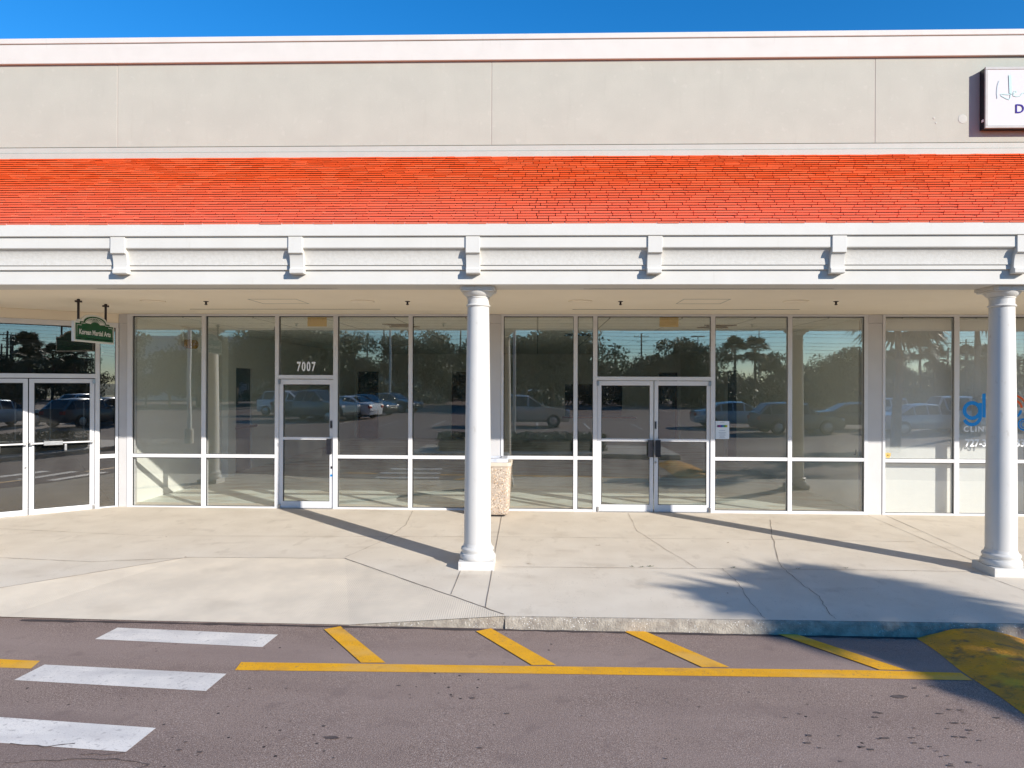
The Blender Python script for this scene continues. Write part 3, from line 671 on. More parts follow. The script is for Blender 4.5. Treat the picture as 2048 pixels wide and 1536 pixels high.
def door(P, pxs, ztop, ltop, lbot, glass_y, mid, hinge='L', handles=(), mat='glass', cyl=None, slotp=None, pushbar=None, label=None):
    """pxs: list of (leaf_left, glass_left, glass_right, leaf_right)"""
    RF = pxs[-1][3]
    for li, (l0, g0, g1, l1) in enumerate(pxs):
        a, ga, gb, b = P.U(l0), P.U(g0), P.U(g1), P.U(l1)
        zl, zb_ = P.Z(RF, ltop), P.Z(RF, lbot); gz1, gz0 = P.Z(RF, glass_y[0]), P.Z(RF, glass_y[1])
        E = empty('door', P.M @ Vector((a, 0, zb_)), BLD); mb = MB(P.M); d0, d1 = .022, .067
        mb.box(a+.004, ga, d0, d1, zb_+.008, zl-.004).box(gb, b-.004, d0, d1, zb_+.008, zl-.004).box(ga, gb, d0, d1, gz1, zl-.004).box(ga, gb, d0, d1, zb_+.008, gz0)
        bp(mb, 'door_frame', M['alu'], E, bevel=.003)
        if mid: bp(MB(P.M).box(ga, gb, d0-.004, d1+.006, P.Z(RF, mid[1]), P.Z(RF, mid[0])), 'door_rail', M['alu'], E, bevel=.003)
        pane(P, ga, gb, gz0, gz1, mat, E, w=.042, name='pane')
        hx = a if ((hinge == 'L') if len(pxs) == 1 else li == 0) else b; sg = 1 if hx == a else -1
        for zz in (zl-.035, zb_+.055):
            bp(MB(P.M).box(hx-.012*sg, hx+.03*sg, .0, .03, zz-.05, zz+.03).box(hx-.004*sg, hx+.012*sg, -.012, .0, zz-.045, zz+.025), 'hinge', M['steel'], E, bevel=.003)
        if handles:
            h0, h1, hy0, hy1 = handles[li]; ha, hb = P.U(h0), P.U(h1); z1_, z0_ = P.Z(RF, hy0), P.Z(RF, hy1)
            k = MB(P.M).box(ha, hb, -.045, -.038, z0_, z1_).box(ha+.006, hb-.006, -.038, d0, z1_-.05, z1_-.03).box(ha+.006, hb-.006, -.038, d0, z0_+.03, z0_+.05)
            k.box(ha, ha+.005, -.04, d0-.006, z0_, z1_) if li == 0 and len(pxs) > 1 else k.box(hb-.005, hb, -.04, d0-.006, z0_, z1_)
            bp(k, 'pull_handle', M['black'], E, bevel=.002)
        if pushbar:
            zc_ = P.Z(RF, pushbar[1]); pa, pb = a+.025, b-.03
            M2 = P.M
            bp(MB(M2).tube([(pa,-.055,zc_),(pb,-.055,zc_+.0)], .013, 10), 'push_bar', M['alu'], E, smooth=True)
            bp(MB(M2).box(pa-.01, pa+.03, -.065, d0, zc_-.025, zc_+.025), 'bar_bracket', M['steel'], E, bevel=.005); bp(MB(M2).box(pb-.03, pb+.01, -.065, d0, zc_-.025, zc_+.025), 'bar_bracket', M['steel'], E, bevel=.005)
            pc = a + (b-a)*pushbar[2]; bp(MB(M2).box(pc-.13, pc+.13, -.085, -.035, zc_-.035, zc_+.03), 'lock_case', M['steel'], E, bevel=.006)
            if pushbar[3]: bp(MB(M2).box(pc+.145, pc+.185, -.08, -.05, zc_-.13, zc_-.02), 'pad_lock', M['steel'], E, bevel=.01)
        if cyl and cyl[0] == li:
            cc = P.U(cyl[1]); zc_ = P.Z(RF, cyl[2])
            Mc = P.M @ Matrix.Translation((cc, d0, zc_)) @ Matrix.Rotation(R(90), 4, 'X')
            bp(MB(Mc).lathe([(.017,-.002),(.017,.008),(.012,.012),(.004,.012)], 20), 'lock_cylinder', M['steel'], E, smooth=True)
        if slotp and slotp[0] == li:
            ua, ub = P.U(slotp[1]), P.U(slotp[2]); za, zb2 = P.Z(RF, slotp[3]), P.Z(RF, slotp[4])
            bp(MB(P.M).box(ua, ub, d0-.01, d0-.001, zb2, za), 'mail_plate', M['steel'], E, bevel=.002)
            bp(MB(P.M).box(ua+.008, ub-.008, d0-.014, d0-.011, zb2+.01, za-.01), 'mail_plate', M['black'], E)
    return E
# single door, bay 1
zt_a, zt_b = FP.Z(610, 757.5), FP.Z(610, 750)
bp(MB().box(V1[2][1], V1[3][0], .002, .106, zt_a, zt_b), 'transom_bar', M['alu'], bevel=.003)
pane(FP, V1[2][1], V1[3][0], zt_b, zh)
door(FP, [(557,565.5,658.5,666)], 757, 758.5, 1019, (769,1003.5), (874.5,880), 'L', [(654.5,663.5,877,908)], slotp=(0,659.5,664.5,841,857))
# double door, bay 2
zt_a2, zt_b2 = FP.Z(1300, 761), FP.Z(1300, 753.5)
bp(MB().box(V2[2][1], V2[3][0], .002, .106, zt_a2, zt_b2), 'transom_bar', M['alu'], bevel=.003)
pane(FP, V2[2][1], V2[3][0], zt_b2, zh)
door(FP, [(1194.5,1203,1300,1308),(1308.8,1317,1414,1421.5)], 762, 762, 1025.5, (771.5,1011), (878.5,884), 'L', [(1296,1306.5,880.5,914.5),(1310.5,1321,880.5,914.5)], cyl=(1,1312,926), slotp=(1,1309.5,1314,843,859))
bp(MB().box(V1[2][1], V1[3][0], -.02, .12, swz(-4, 0)-.02, swz(-4, 0)+.012), 'threshold', M['steel'])
bp(MB().box(V2[2][1], V2[3][0], -.02, .12, swz(1.8, 0)-.02, swz(1.8, 0)+.012), 'threshold', M['steel'])

# angled storefront at the left
TH = R(38)
co = atY(235.5, 800, 0.0); AP = Plane((co.x, 0.0, 0), TH)      # u runs to the right and away; the wall is at u < 0
AP = Plane((co.x, 0.012, 0), TH)
zh2 = AP.Z(150, 652); zh2t = AP.Z(235, 646)
AV = [(190,199.5),(231.5,236)]
def av(a, b): return AP.U(a), AP.U(b)
mb = MB(AP.M); uL = AP.U(-190); zbb = swz(-8, -.5)-.08
m1, m2 = av(190.5,199.5), av(231,237)
mb.box(uL, m2[1], -.004, .112, zh2, zh2t)
for a, b in (m1, m2): mb.box(a, b, 0, .108, zbb, zh2)
zm0, zm1 = AP.Z(215,916), AP.Z(215,908.5); zs = AP.Z(215, 1013)
mb.box(m1[1], m2[0], .004, .104, zm0, zm1).box(m1[1], m2[0], .004, .104, zbb, zs)
ztA, ztB = AP.Z(190,756.5), AP.Z(190,748); mb.box(uL, m1[0], .002, .106, ztA, ztB)
dl0 = AP.U(57); lw = m1[0]-dl0
mb.box(dl0-2*lw-.06, dl0-2*lw, 0, .108, zbb, zh2)
bp(mb, 'storefront_frame', M['alu'], bevel=.003)
pane(AP, m1[1], m2[0], zm1, zh2, 'dglass'); pane(AP, m1[1], m2[0], zs, zm0, 'dglass')
pane(AP, dl0-2*lw, m1[0], ztB, zh2, 'dglass')
bp(MB(AP.M).box(uL-1.5, m2[1]+.0, -.0, .2, zh2t+.002, ZC-.003), 'stucco_header', M['soffit'])
bp(MB(AP.M).box(uL-1.5, dl0-2*lw-.062, .01, .2, zbb, zh2t), 'stucco_wall', M['soffit'])
def uz(P, px, py): return P.Z(px, py)
door(AP, [(-80,-69,46,56.5),(57.5,68.5,180,190)], 757, 757.5, 1019.5, (766,1008.5), None, 'L', (), 'dglass', cyl=(0,51.5,928), pushbar=(1,882,.36,True))

# ------------------------------------------------------------------ interior of the vacant unit
IX0, IX1, IY1 = fx(262)-.12, fx(1733)+.02, 14.6
zfl = swz(-1, 0)
ICZ = ZC - .05
fl = MB(); fl.add([(BX0,.112,swz(BX0,0)+.0),(BX1,.112,swz(BX1,0)),(BX1,IY1,swz(BX1,0)),(BX0,IY1,swz(BX0,0))],[(0,1,2,3)])
bp(fl, 'interior_floor', M['infloor'])
bp(MB().box(BX0+.2, BX1-.2, .21, IY1+2, ICZ, ICZ+.04), 'interior_ceiling', M['ceil'])
def iwall(x, side, openings, mat='inwall', othermat=None):
    mb = MB(); y = .32; s = x-.1 if side < 0 else x
    for (a, b, zt) in openings:
        mb.box(s, s+.1, y, a, -.3, ICZ); mb.box(s, s+.1, a, b, zt, ICZ); y = b
    mb.box(s, s+.1, y, IY1, -.3, ICZ); bp(mb, 'interior_wall', M[mat])
iwall(IX0, -1, [(4.3, 5.2, 2.45)])
bp(MB().box(IX0-.06, IX0-.05, 4.0, 5.5, -.1, 2.5), 'inner_door', M['teal'])
bp(MB().box(IX0-.2, IX0+.05, 4.1, 5.4, 1.02, 1.07), 'door_bar', M['black'])
iwall(IX1, 1, [(7.4, 8.6, 2.5)])
bp(MB().box(IX1+.12, IX1+.13, 7.0, 9.0, -.1, 2.6), 'inner_door', M['teal'])
# back wall with openings
def bxp(px): return fx(px, IY1)
bz = fz(868, 1000, IY1); z26 = fz(744, 1000, IY1)
ops = [(bxp(714), bxp(757), bz, z26), (bxp(903), bxp(932), bz, z26), (bxp(1130), bxp(1245), fz(832,1000,IY1), fz(768,1000,IY1)), (bxp(1318), bxp(1356), bz, z26)]
mb = MB(); x = IX0-.1
for a, b, z0_, z1_ in ops:
    mb.box(x, a, IY1, IY1+.15, -.4, ICZ); mb.box(a, b, IY1, IY1+.15, z1_, ICZ)
    if z0_ > bz+.01: mb.box(a, b, IY1, IY1+.15, -.4, z0_)
    x = b
mb.box(x, IX1+.1, IY1, IY1+.15, -.4, ICZ); bp(mb, 'back_wall', M['inwall'])
bp(MB().box(ops[2][0]-.1, ops[2][1]+.5, IY1-.12, IY1-.002, ops[2][2]-.07, ops[2][2]), 'counter_sill', M['redsill'])
for i in (0, 3):
    bp(MB().box(ops[i][0], ops[i][1], IY1+.5, IY1+.55, -.4, z26+.1), 'inner_door', M['teal'])
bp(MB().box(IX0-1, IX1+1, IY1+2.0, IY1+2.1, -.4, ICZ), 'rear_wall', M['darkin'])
bp(MB().box(BX0, BX1, IY1+2.2, IY1+2.5, -.5, zt1-1.2), 'rear_wall', M['wall'])
for x in (BX0+.01, BX1-.21): bp(MB().box(x, x+.2, .4, IY1+2.0, -.5, zt1), 'side_wall', M['wall'])
# interior pilasters and ceiling fittings
bp(MB().box(IX0+.001, IX0+.14, 3.6, 3.95, -.1, ICZ-.002), 'wall_pier', M['inwall'])
for (x, y) in ((-4.2, 3.2), (-1.2, 5.0), (-1.2, 9.5), (-4.2, 9.0), (2.4, 3.2), (2.4, 7.5)):
    e = MB().box(x-.61, x+.61, y-.3, y+.3, ICZ-.018, ICZ-.003); bp(e, 'ceiling_fixture', surf('fixture_lens', (.75,.75,.72), .4) if 'fixture_lens' not in bpy.data.materials else bpy.data.materials['fixture_lens'], bevel=.01)
for (x, y) in ((-2.6, 1.6), (3.4, 1.7), (.9, 4.0)):
    e = MB()
    for k in range(5): e.box(x-.3+.03*k, x+.3-.03*k, y-.3+.055*k, y-.28+.055*k, ICZ-.02, ICZ-.004).box(x-.3+.03*k, x+.3-.03*k, y+.3-.055*k, y+.28-.055*k, ICZ-.02, ICZ-.004)
    bp(e, 'air_vent', M['iron'])
for (x, y) in ((-5.2, 2.0), (-2.0, 4.5), (1.5, 4.5)):
    bp(MB().tube([(x,y,ICZ-.002),(x,y,ICZ-.07)], .012, 8).tube([(x,y,ICZ-.07),(x,y,ICZ-.075)], .03, 10), 'sprinkler', M['iron'])
# amber wall lamp inside, on the left wall
wl = hit(369, 685, (IX0, 0, 0), Vector((1,0,0))); wl = Vector((IX0, min(max(wl.y, .6), 3.0), wl.z))
mb = MB(); mb.box(IX0+.001, IX0+.03, wl.y-.2, wl.y+.2, wl.z-.1, wl.z+.12)
WLo = bp(MB().box(IX0+.001, IX0+.05, wl.y-.12, wl.y+.12, wl.z+.02, wl.z+.3), 'wall_light', M['inwall'], bevel=.01)
amb = surf('amber_lens', (.55,.30,.06), .25)
Mw = Matrix.Translation((IX0+.13, wl.y-.09, wl.z-.03)) @ Matrix.Rotation(R(90), 4, 'Y')
bp(MB(Mw).lathe([(.03,-.08),(.085,-.05),(.09,.03),(.07,.05)], 20), 'lamp_shade', amb, WLo, smooth=True)
Mw = Matrix.Translation((IX0+.13, wl.y+.13, wl.z-.03)) @ Matrix.Rotation(R(90), 4, 'Y')
bp(MB(Mw).lathe([(.03,-.08),(.085,-.05),(.09,.03),(.07,.05)], 20), 'lamp_shade', amb, WLo, smooth=True)
# dark unit at the left
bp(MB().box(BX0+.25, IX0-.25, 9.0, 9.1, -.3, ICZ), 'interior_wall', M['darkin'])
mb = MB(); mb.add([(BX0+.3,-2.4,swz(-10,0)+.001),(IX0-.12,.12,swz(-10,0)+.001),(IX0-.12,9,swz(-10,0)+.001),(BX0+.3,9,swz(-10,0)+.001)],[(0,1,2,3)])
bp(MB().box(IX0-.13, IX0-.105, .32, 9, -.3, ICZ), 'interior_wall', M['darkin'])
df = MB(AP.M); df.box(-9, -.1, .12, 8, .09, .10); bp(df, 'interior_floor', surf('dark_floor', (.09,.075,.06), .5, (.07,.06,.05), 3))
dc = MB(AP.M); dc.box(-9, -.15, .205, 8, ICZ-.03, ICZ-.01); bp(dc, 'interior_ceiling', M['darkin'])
# exercise rail inside the dark unit
rl = MB(AP.M); ya = 1.3
rl.tube([(-2.9,ya,.98+.1),(-.35,ya,.98+.1)], .016, 8)
for k in range(6): rl.tube([(-2.9+.5*k,ya,.98+.1),(-2.9+.5*k,ya,1.75)], .012, 8)
o = rl.build('guard_rail', M['pole'], smooth=True); tag(o, 'thin pale rail with uprights inside the dark shop behind the left door', 'rail')

# white panels standing behind the glass of the right unit
for k, (a, b) in enumerate(zip(V3[:-1], V3[1:])):
    bp(MB().box((a[0]+a[1])/2 if k else a[0], (b[0]+b[1])/2-.002, .185, .20, -.05, ICZ-.01), 'window_panel', M['blind'])
bp(MB().box(IX1+.11, V3[0][0]-.002, .301, .45, -.1, ICZ-.01), 'interior_wall', M['inwall'])

# ================================================================== TEXT
def text_mesh(body, size, M4, mat, name, parent=None, bold=0.0, sx=1.0, depth=.002, align='CENTER', spacing=1.0):
    cu = bpy.data.curves.new('t', 'FONT'); cu.body = body; cu.size = size; cu.extrude = depth/2; cu.offset = bold
    cu.align_x = align; cu.align_y = 'CENTER'; cu.space_character = spacing; cu.resolution_u = 4
    o = bpy.data.objects.new('t', cu); C.objects.link(o); bpy.context.view_layer.update()
    me = bpy.data.meshes.new_from_object(o.evaluated_get(bpy.context.evaluated_depsgraph_get())); bpy.data.objects.remove(o)
    me.name = name; me.transform(M4 @ Matrix.Diagonal((sx,1,1,1))); me.materials.clear(); me.materials.append(mat)
    r = bpy.data.objects.new(name, me); C.objects.link(r)
    if parent: r.parent = parent; r.location = -wloc(parent)
    return r
def face_front(x, y, z): return Matrix.Translation((x, y, z)) @ Matrix.Rotation(R(90), 4, 'X')
def ribbon(mb, pts, w, M4, taper=None):
    """flat stroke in local xy of M4, 2 mm thick"""
    L = []; Rr = []
    P = [Vector((p[0], p[1], 0)) for p in pts]
    for i, p in enumerate(P):
        d = (P[min(i+1, len(P)-1)] - P[max(i-1, 0)]).normalized(); s = Vector((-d.y, d.x, 0)); ww = w/2 if not taper else w/2*taper[i]
        L.append(p+s*ww); Rr.append(p-s*ww)
    for z in (0, .002):
        pass
    n = len(P); vs = []
    for q in L: vs.append(M4 @ (q))
    for q in Rr: vs.append(M4 @ (q))
    mb.add(vs, [(i, i+1, n+i+1, n+i) for i in range(n-1)])
def arc(cx, cy, r, a0, a1, n=24, ry=None): return [(cx + r*math.cos(R(a0+(a1-a0)*k/n)), cy + (ry or r)*math.sin(R(a0+(a1-a0)*k/n))) for k in range(n+1)]
# 7007
p7 = atY(612, 734, .044)
for i, ch in enumerate('7007'):
    px_ = 597.5 + i*9.8; xx = atY(px_, 734, .04).x
    o = text_mesh(ch, .215, face_front(xx, .040, p7.z), M['vinyl'], 'house_number', bold=.006, sx=.62)
    tag(o, {0:'first white digit 7 of the number above the single door',1:'second digit, a white 0, above the single door',2:'third digit, a white 0, above the single door',3:'last white digit 7 above the single door'}[i], 'number', 'white street number above the single door')
# yellow cards in the transoms
def card(x0, x1, y0, y1, mat, name, label, cat, grp=None, Yd=.054, th=.002):
    a = atY(x0, y0, Yd); b = atY(x1, y1, Yd)
    o = MB().box(a.x, b.x, Yd, Yd+th, b.z, a.z).build(name, mat); tag(o, label, cat, grp); return o
card(615,653.5,632.5,653, M['orange'], 'yellow_card', 'yellow card behind the glass above the single door', 'card', 'yellow cards above the doors')
card(1319,1357,632.5,654, M['orange'], 'yellow_card', 'yellow card behind the glass above the double door', 'card', 'yellow cards above the doors')
# paper notice
nb = card(1430.5,1458.5,842,878, M['paper'], 'paper_notice', 'pale paper notice with coloured heading taped to the glass right of the double door', 'notice', None, .036, .002)
cols = [(.12,.02,.08),(.25,.02,.2),(.02,.06,.3),(.02,.2,.3),(.05,.25,.03),(.5,.4,.03)]
for i in range(6):
    a = atY(1434.5+3.4*i, 850, .034); b = atY(1437.7+3.4*i, 854.5, .034)
    build_in(MB().box(a.x, b.x, .0335, .0345, b.z, a.z), 'heading_block', surf('ink', cols[i], .6), nb)
inkm = surf('grey_ink', (.35,.38,.42), .7)
lm = MB()
for i, (w_, y_) in enumerate([(9,845),(12,861),(15,865),(11,867.5),(13,870),(9,872.5),(12,875)]):
    a = atY(1444.5-w_/2, y_, .034); b = atY(1444.5+w_/2, y_+.8, .034); lm.box(a.x, b.x, .034, .0345, b.z, a.z)
build_in(lm, 'print_lines', inkm, nb)
# black hook mark on the pane and the gold badge
pj = atY(1710, 905, .042); mb = MB()
ribbon(mb, [(0.016,.05),(.016,-.02)] + arc(0,-.022,.016,0,-180,8), .010, face_front(pj.x, .043, pj.z)); mb.extr = None
tag(mb.build('glass_sticker', M['black']), 'small black letter J at the lower right of the tall grey pane', 'sticker')
pb = atY(1776, 910.5, .04); mb = MB(); shp = [(-.045,.04),(-.02,.035),(0,.045),(.02,.035),(.045,.04),(.042,-.01),(.025,-.04),(0,-.05),(-.025,-.04),(-.042,-.01)]
mb.extr_n([face_front(pb.x, .041, pb.z) @ Vector((x,y,0)) for x,y in shp], (0,-.003,0))
bg_ = mb.build('window_badge', M['gold']); tag(bg_, 'small gold shield badge at the lower left of the white backed window', 'badge')
text_mesh('A I', .03, face_front(pb.x, .0375, pb.z), M['black'], 'badge_print', bg_, bold=.001)
# door stickers
for (px, py, w_, h_, mt_, lb) in [(663,935,4,5,'black','tiny black sticker on the single door stile'),(662.5,943,3,4,'vinyl','tiny grey sticker below the black one on the single door'),(663,951,5,4,'blue','tiny blue sticker on the single door stile')]:
    a = atY(px-w_/2, py-h_/2, .021); b = atY(px+w_/2, py+h_/2, .021)
    tag(MB().box(a.x, b.x, .0195, .0215, b.z, a.z).build('door_sticker', M[mt_]), lb, 'sticker')
# clinic lettering on the right window
YL = .042
def LP(px, py): q = atY(px, py, YL); return (q.x, q.z)
ML = Matrix.Translation((0, YL, 0)) @ Matrix.Rotation(R(90), 4, 'X')
K = (LP(2000,800)[0]-LP(1900,800)[0])/100
cx_, cz_ = LP(1944.5, 821)
lg = MB(); r0 = 15.5*K
ribbon(lg, arc(cx_, cz_, r0, 0, 360, 32), 7.5*K, ML)
sx_ = cx_ + r0
ribbon(lg, [(sx_+.5*K, cz_+ 15.5*K), (sx_+.5*K, cz_-12*K)] + arc(cx_-.5*K, cz_-12*K, r0+1*K, 0, -155, 16), 7*K, ML.copy() @ Matrix.Translation((0,0,.001)))
lx, lz = LP(1968, 835); lx2, lz2 = LP(1968, 787)
ribbon(lg, [(lx, lz), (lx2, lz2)], 7*K, ML)
e1 = lg.build('window_lettering', M['blue']); tag(e1, 'large blue letters g and l on the window left of the right column', 'lettering', 'lettering on the clinic window')
ox, oz = LP(2025, 818); lg = MB()
ribbon(lg, arc(ox, oz, 28*K, 10, 90, 14), 4*K, ML); ribbon(lg, arc(ox, oz, 18.5*K, 8, 80, 12), 4.5*K, ML)
tag(lg.build('window_lettering', M['orang2']), 'orange arcs on the window right of the right column', 'lettering', 'lettering on the clinic window')
lg = MB(); ribbon(lg, arc(ox, oz, 17*K, -8, -60, 10), 5*K, ML)
sx2, sz2 = LP(2048, 849)
ribbon(lg, arc(sx2, sz2, 11*K, 0, 350, 24), 3.5*K, ML); ribbon(lg, arc(sx2, sz2, 6*K, 40, 300, 14), 2*K, ML)
tag(lg.build('window_lettering', M['blue']), 'blue swirl below the orange arcs at the right edge', 'lettering', 'lettering on the clinic window')
q = LP(1927, 858.5)
o = text_mesh('CLINIC', .128, face_front(q[0], YL-.001, q[1]), M['vinyl'], 'window_lettering', bold=.002, align='LEFT', spacing=1.25); tag(o, 'white word starting CLIN under the blue letters', 'lettering', 'lettering on the clinic window')
q = LP(1930, 886.5)
o = text_mesh('727-31', .165, face_front(q[0], YL-.001, q[1]), M['vinyl'], 'window_lettering', bold=.004, align='LEFT', sx=.92); tag(o, 'white telephone number 727 on the window left of the right column', 'lettering', 'lettering on the clinic window')
q = LP(2031, 886.5)
o = text_mesh('33', .165, face_front(q[0], YL-.001, q[1]), M['vinyl'], 'window_lettering', bold=.004, align='LEFT', sx=.92); tag(o, 'white end of the telephone number right of the right column', 'lettering', 'lettering on the clinic window')

# ================================================================== WALL SIGN upper right
Ys = -.155
f0 = atY(1971, 133.5, Ys); f1 = atY(1971, 256, Ys); sgw = 3.6
SG = empty('wall_sign', (f0.x + sgw/2, 0, f1.z)); tag(SG, 'white box sign with mint script and purple capitals on the upper wall', 'sign')
x0, x1, z0, z1 = f0.x, f0.x+sgw, f1.z, f0.z
bp(MB().box(x0+.006, x1-.006, Ys+.02, -.004, z0+.006, z1-.006), 'sign_box', M['black'], SG)
fr = MB(); t = .045
fr.box(x0, x1, Ys, Ys+.03, z1-t, z1).box(x0, x1, Ys, Ys+.03, z0, z0+t).box(x0, x0+t, Ys, Ys+.03, z0+t, z1-t).box(x1-t, x1, Ys, Ys+.03, z0+t, z1-t)
bp(fr, 'sign_frame', M['signalu'], SG, bevel=.006)
bp(MB().box(x0+t, x1-t, Ys+.008, Ys+.018, z0+t, z1-t), 'sign_face', M['signface'], SG)
bp(MB().box(x0-.001, x0+.005, -.11, -.06, z0+.12, z0+.16), 'sign_label', M['vinyl'], SG)
MS = Matrix.Translation((0, Ys+.001, 0)) @ Matrix.Rotation(R(90), 4, 'X')
def SP_(px, py): q = atY(px, py, Ys+.006); return (q.x, q.z)
lt = MB()
def st(pts, w): ribbon(lt, [SP_(1930 + x/9.6, 120 + y/9.6) for x, y in pts], w, MS)
st([(655,400),(630,470),(615,560),(610,640),(620,740)], .014)
bp(lt, 'script_lettering', surf('pale_script', (.50,.58,.61), .9, spec=.05), SG); lt = MB()
st([(858,290),(865,420),(870,560),(872,650),(868,720),(850,760),(800,745),(700,690),(680,660),(720,655),(830,665),(940,650),(985,625),(980,600),(950,600),(920,640),(930,690),(990,700),(1060,690),(1100,640),(1140,630),(1180,650)], .013)
ribbon(lt, [SP_(1930+858/9.6, 120+290/9.6), SP_(1930+872/9.6, 120+640/9.6)], .04, MS @ Matrix.Translation((0,0,.001)))
bp(lt, 'script_lettering', M['mint'], SG)
q = SP_(2029, 218.5); text_mesh('D', .205, face_front(q[0], Ys+.001, q[1]), M['purple'], 'capital_lettering', SG, align='LEFT', sx=1.02, bold=.001)

# ================================================================== HANGING SIGN (stands at right angles to the shop front)
hx = hit(153, 598, (0,0,ZC), Vector((0,0,1))); hx2 = hit(215, 608, (0,0,ZC), Vector((0,0,1)))
HXX = (hx.x + hx2.x)/2; print('hanging sign', hx, hx2)
NXs = Vector((1,0,0))
def hs(px, py): q = hit(px, py, (HXX,0,0), NXs); return (q.y, q.z)
yl, zl1 = hs(145.5, 641); yr, zr1_ = hs(225.5, 649.5); zl0 = hs(145.5, 681)[1]; zr0 = hs(225.5, 690)[1]
zT = (zl1+zr1_)/2 + .022; zBt = (zl0+zr0)/2; yc = (yl+yr)/2; hw = (yr-yl)/2
HS = empty('hanging_sign', (HXX, yc, zBt)); tag(HS, 'green hanging sign with white border reading Korean Martial Arts', 'sign')
def outline(g, dz=0):
    w = hw - g; st_ = .075; top0 = zT - g; pts = [(yc-w, zBt+g), (yc+w, zBt+g), (yc+w, top0-.03), (yc+w-.09, top0-.03), (yc+w-.09, top0+.0), (yc+w-.17, top0+.0)]
    r = w-.17; hgt = .088
    pts += [(yc + r*math.cos(R(a)), top0 + hgt*math.sin(R(a))) for a in range(12, 180, 12)]
    pts += [(yc-w+.17, top0), (yc-w+.09, top0), (yc-w+.09, top0-.03), (yc-w, top0-.03)]
    return pts
def slab(pts, x0, x1): mbs = MB(); mbs.extr_n([(x0, y, z) for y, z in pts], (x1-x0, 0, 0)); return mbs
bp(slab(outline(-.0), HXX-.02, HXX+.02), 'sign_board', M['signwhite'], HS, bevel=.003)
bp(slab(outline(.026), HXX+.0205, HXX+.024), 'sign_face', M['signgreen'], HS)
bp(slab(outline(.026), HXX-.024, HXX-.0205), 'sign_face', M['signgreen'], HS)
ol = outline(.05); mbx = MB(); MH = Matrix(((0,0,1,HXX+.0265),(1,0,0,0),(0,1,0,0),(0,0,0,1)))
low_ = [p for p in ol]
ribbon(mbx, ol + [ol[0], ol[1]], .008, MH); bp(mbx, 'sign_border', M['signwhite'], HS)
mbx = MB(); r_ = hw-.05-.17
for k in range(17):
    a = R(12 + k*156/16); zc0 = zT-.05-.004
    p0 = (yc + r_*.45*math.cos(a), zc0 + .035*math.sin(a)); p1 = (yc + r_*.97*math.cos(a), zc0 + .080*math.sin(a))
    ribbon(mbx, [p0, p1], .011, MH, [.5, 1.2])
bp(mbx, 'sign_rays', M['signwhite'], HS)
Mt = Matrix(((0,0,1,HXX+.027),(1,0,0,yc),(0,1,0,(zT-.03+zBt)/2-.004),(0,0,0,1)))
text_mesh('Korean Martial Arts', .100, Mt, M['signwhite'], 'sign_lettering', HS, bold=.0022, sx=.86)
for hh in (hx, hx2):
    r = MB().tube([(HXX, hh.y, ZC-.001), (HXX, hh.y, zT-.05)], .016, 12)
    r.box(HXX-.032, HXX+.032, hh.y-.032, hh.y+.032, ZC-.045, ZC-.02); r.tube([(HXX, hh.y, ZC-.02),(HXX, hh.y, ZC-.0005)], .02, 10)
    bp(r, 'hanger_rod', M['iron'], HS)

# ================================================================== TRASH BIN
bf = sw(1000, 1036); bx1 = atY(1018, 1000, bf.y+.1).x; bw2 = .60; bcx = bx1 - bw2/2 + .035; bcy = bf.y + bw2/2; zb0 = swz(bcx, bcy)
TB = empty('trash_bin', (bcx, bcy, zb0)); tag(TB, 'square exposed aggregate trash bin with pale lid behind the front column', 'trash bin')
def sq(r, c, z, n=4):
    pts = []
    for sx, sy, a0 in ((1,1,0),(-1,1,90),(-1,-1,180),(1,-1,270)):
        for k in range(n+1):
            a = R(a0 + 90*k/n); pts.append((sx*(r-c) + c*math.cos(a), sy*(r-c) + c*math.sin(a), z))
    return pts
def loft(rings):
    mb = MB(); n = len(rings[0]); vs = [p for r in rings for p in r]
    mb.add(vs, [(i*n+k, i*n+(k+1) % n, (i+1)*n+(k+1) % n, (i+1)*n+k) for i in range(len(rings)-1) for k in range(n)] + [tuple(range(n))[::-1], tuple(range((len(rings)-1)*n, len(rings)*n))]); return mb
build_loc(loft([sq(.235,.06,.03), sq(.25,.06,.045), sq(.262,.07,.10), sq(.29,.075,.80)]), 'bin_body', M['agg'], TB, smooth=True)
build_loc(loft([sq(.20,.05,.0), sq(.215,.05,.029)]), 'bin_foot', M['black'], TB)
build_loc(loft([sq(.292,.07,.801), sq(.302,.07,.81), sq(.302,.07,.86), sq(.295,.07,.87), sq(.25,.06,.87), sq(.245,.06,.85)]), 'bin_rim', M['rim'], TB, smooth=True)
lidm = loft([sq(.243,.06,.852), sq(.243,.06,.90), sq(.225,.06,.925), sq(.14,.05,.93), sq(.13,.05,.90), sq(.12,.05,.88)])
build_loc(lidm, 'bin_lid', M['lid'], TB, smooth=True)

# ================================================================== BEHIND THE CAMERA (seen mirrored in the glass)
def mir(px, D):            # place at mirrored distance D from the camera, seen at photo column px in the glass
    r = ray(px, 766); t = D / r.y; p = CAM + r*t; return Vector((p.x, -p.y, 0))
def gz(x, y): return rdz(x) if y > -85 else AA+.06
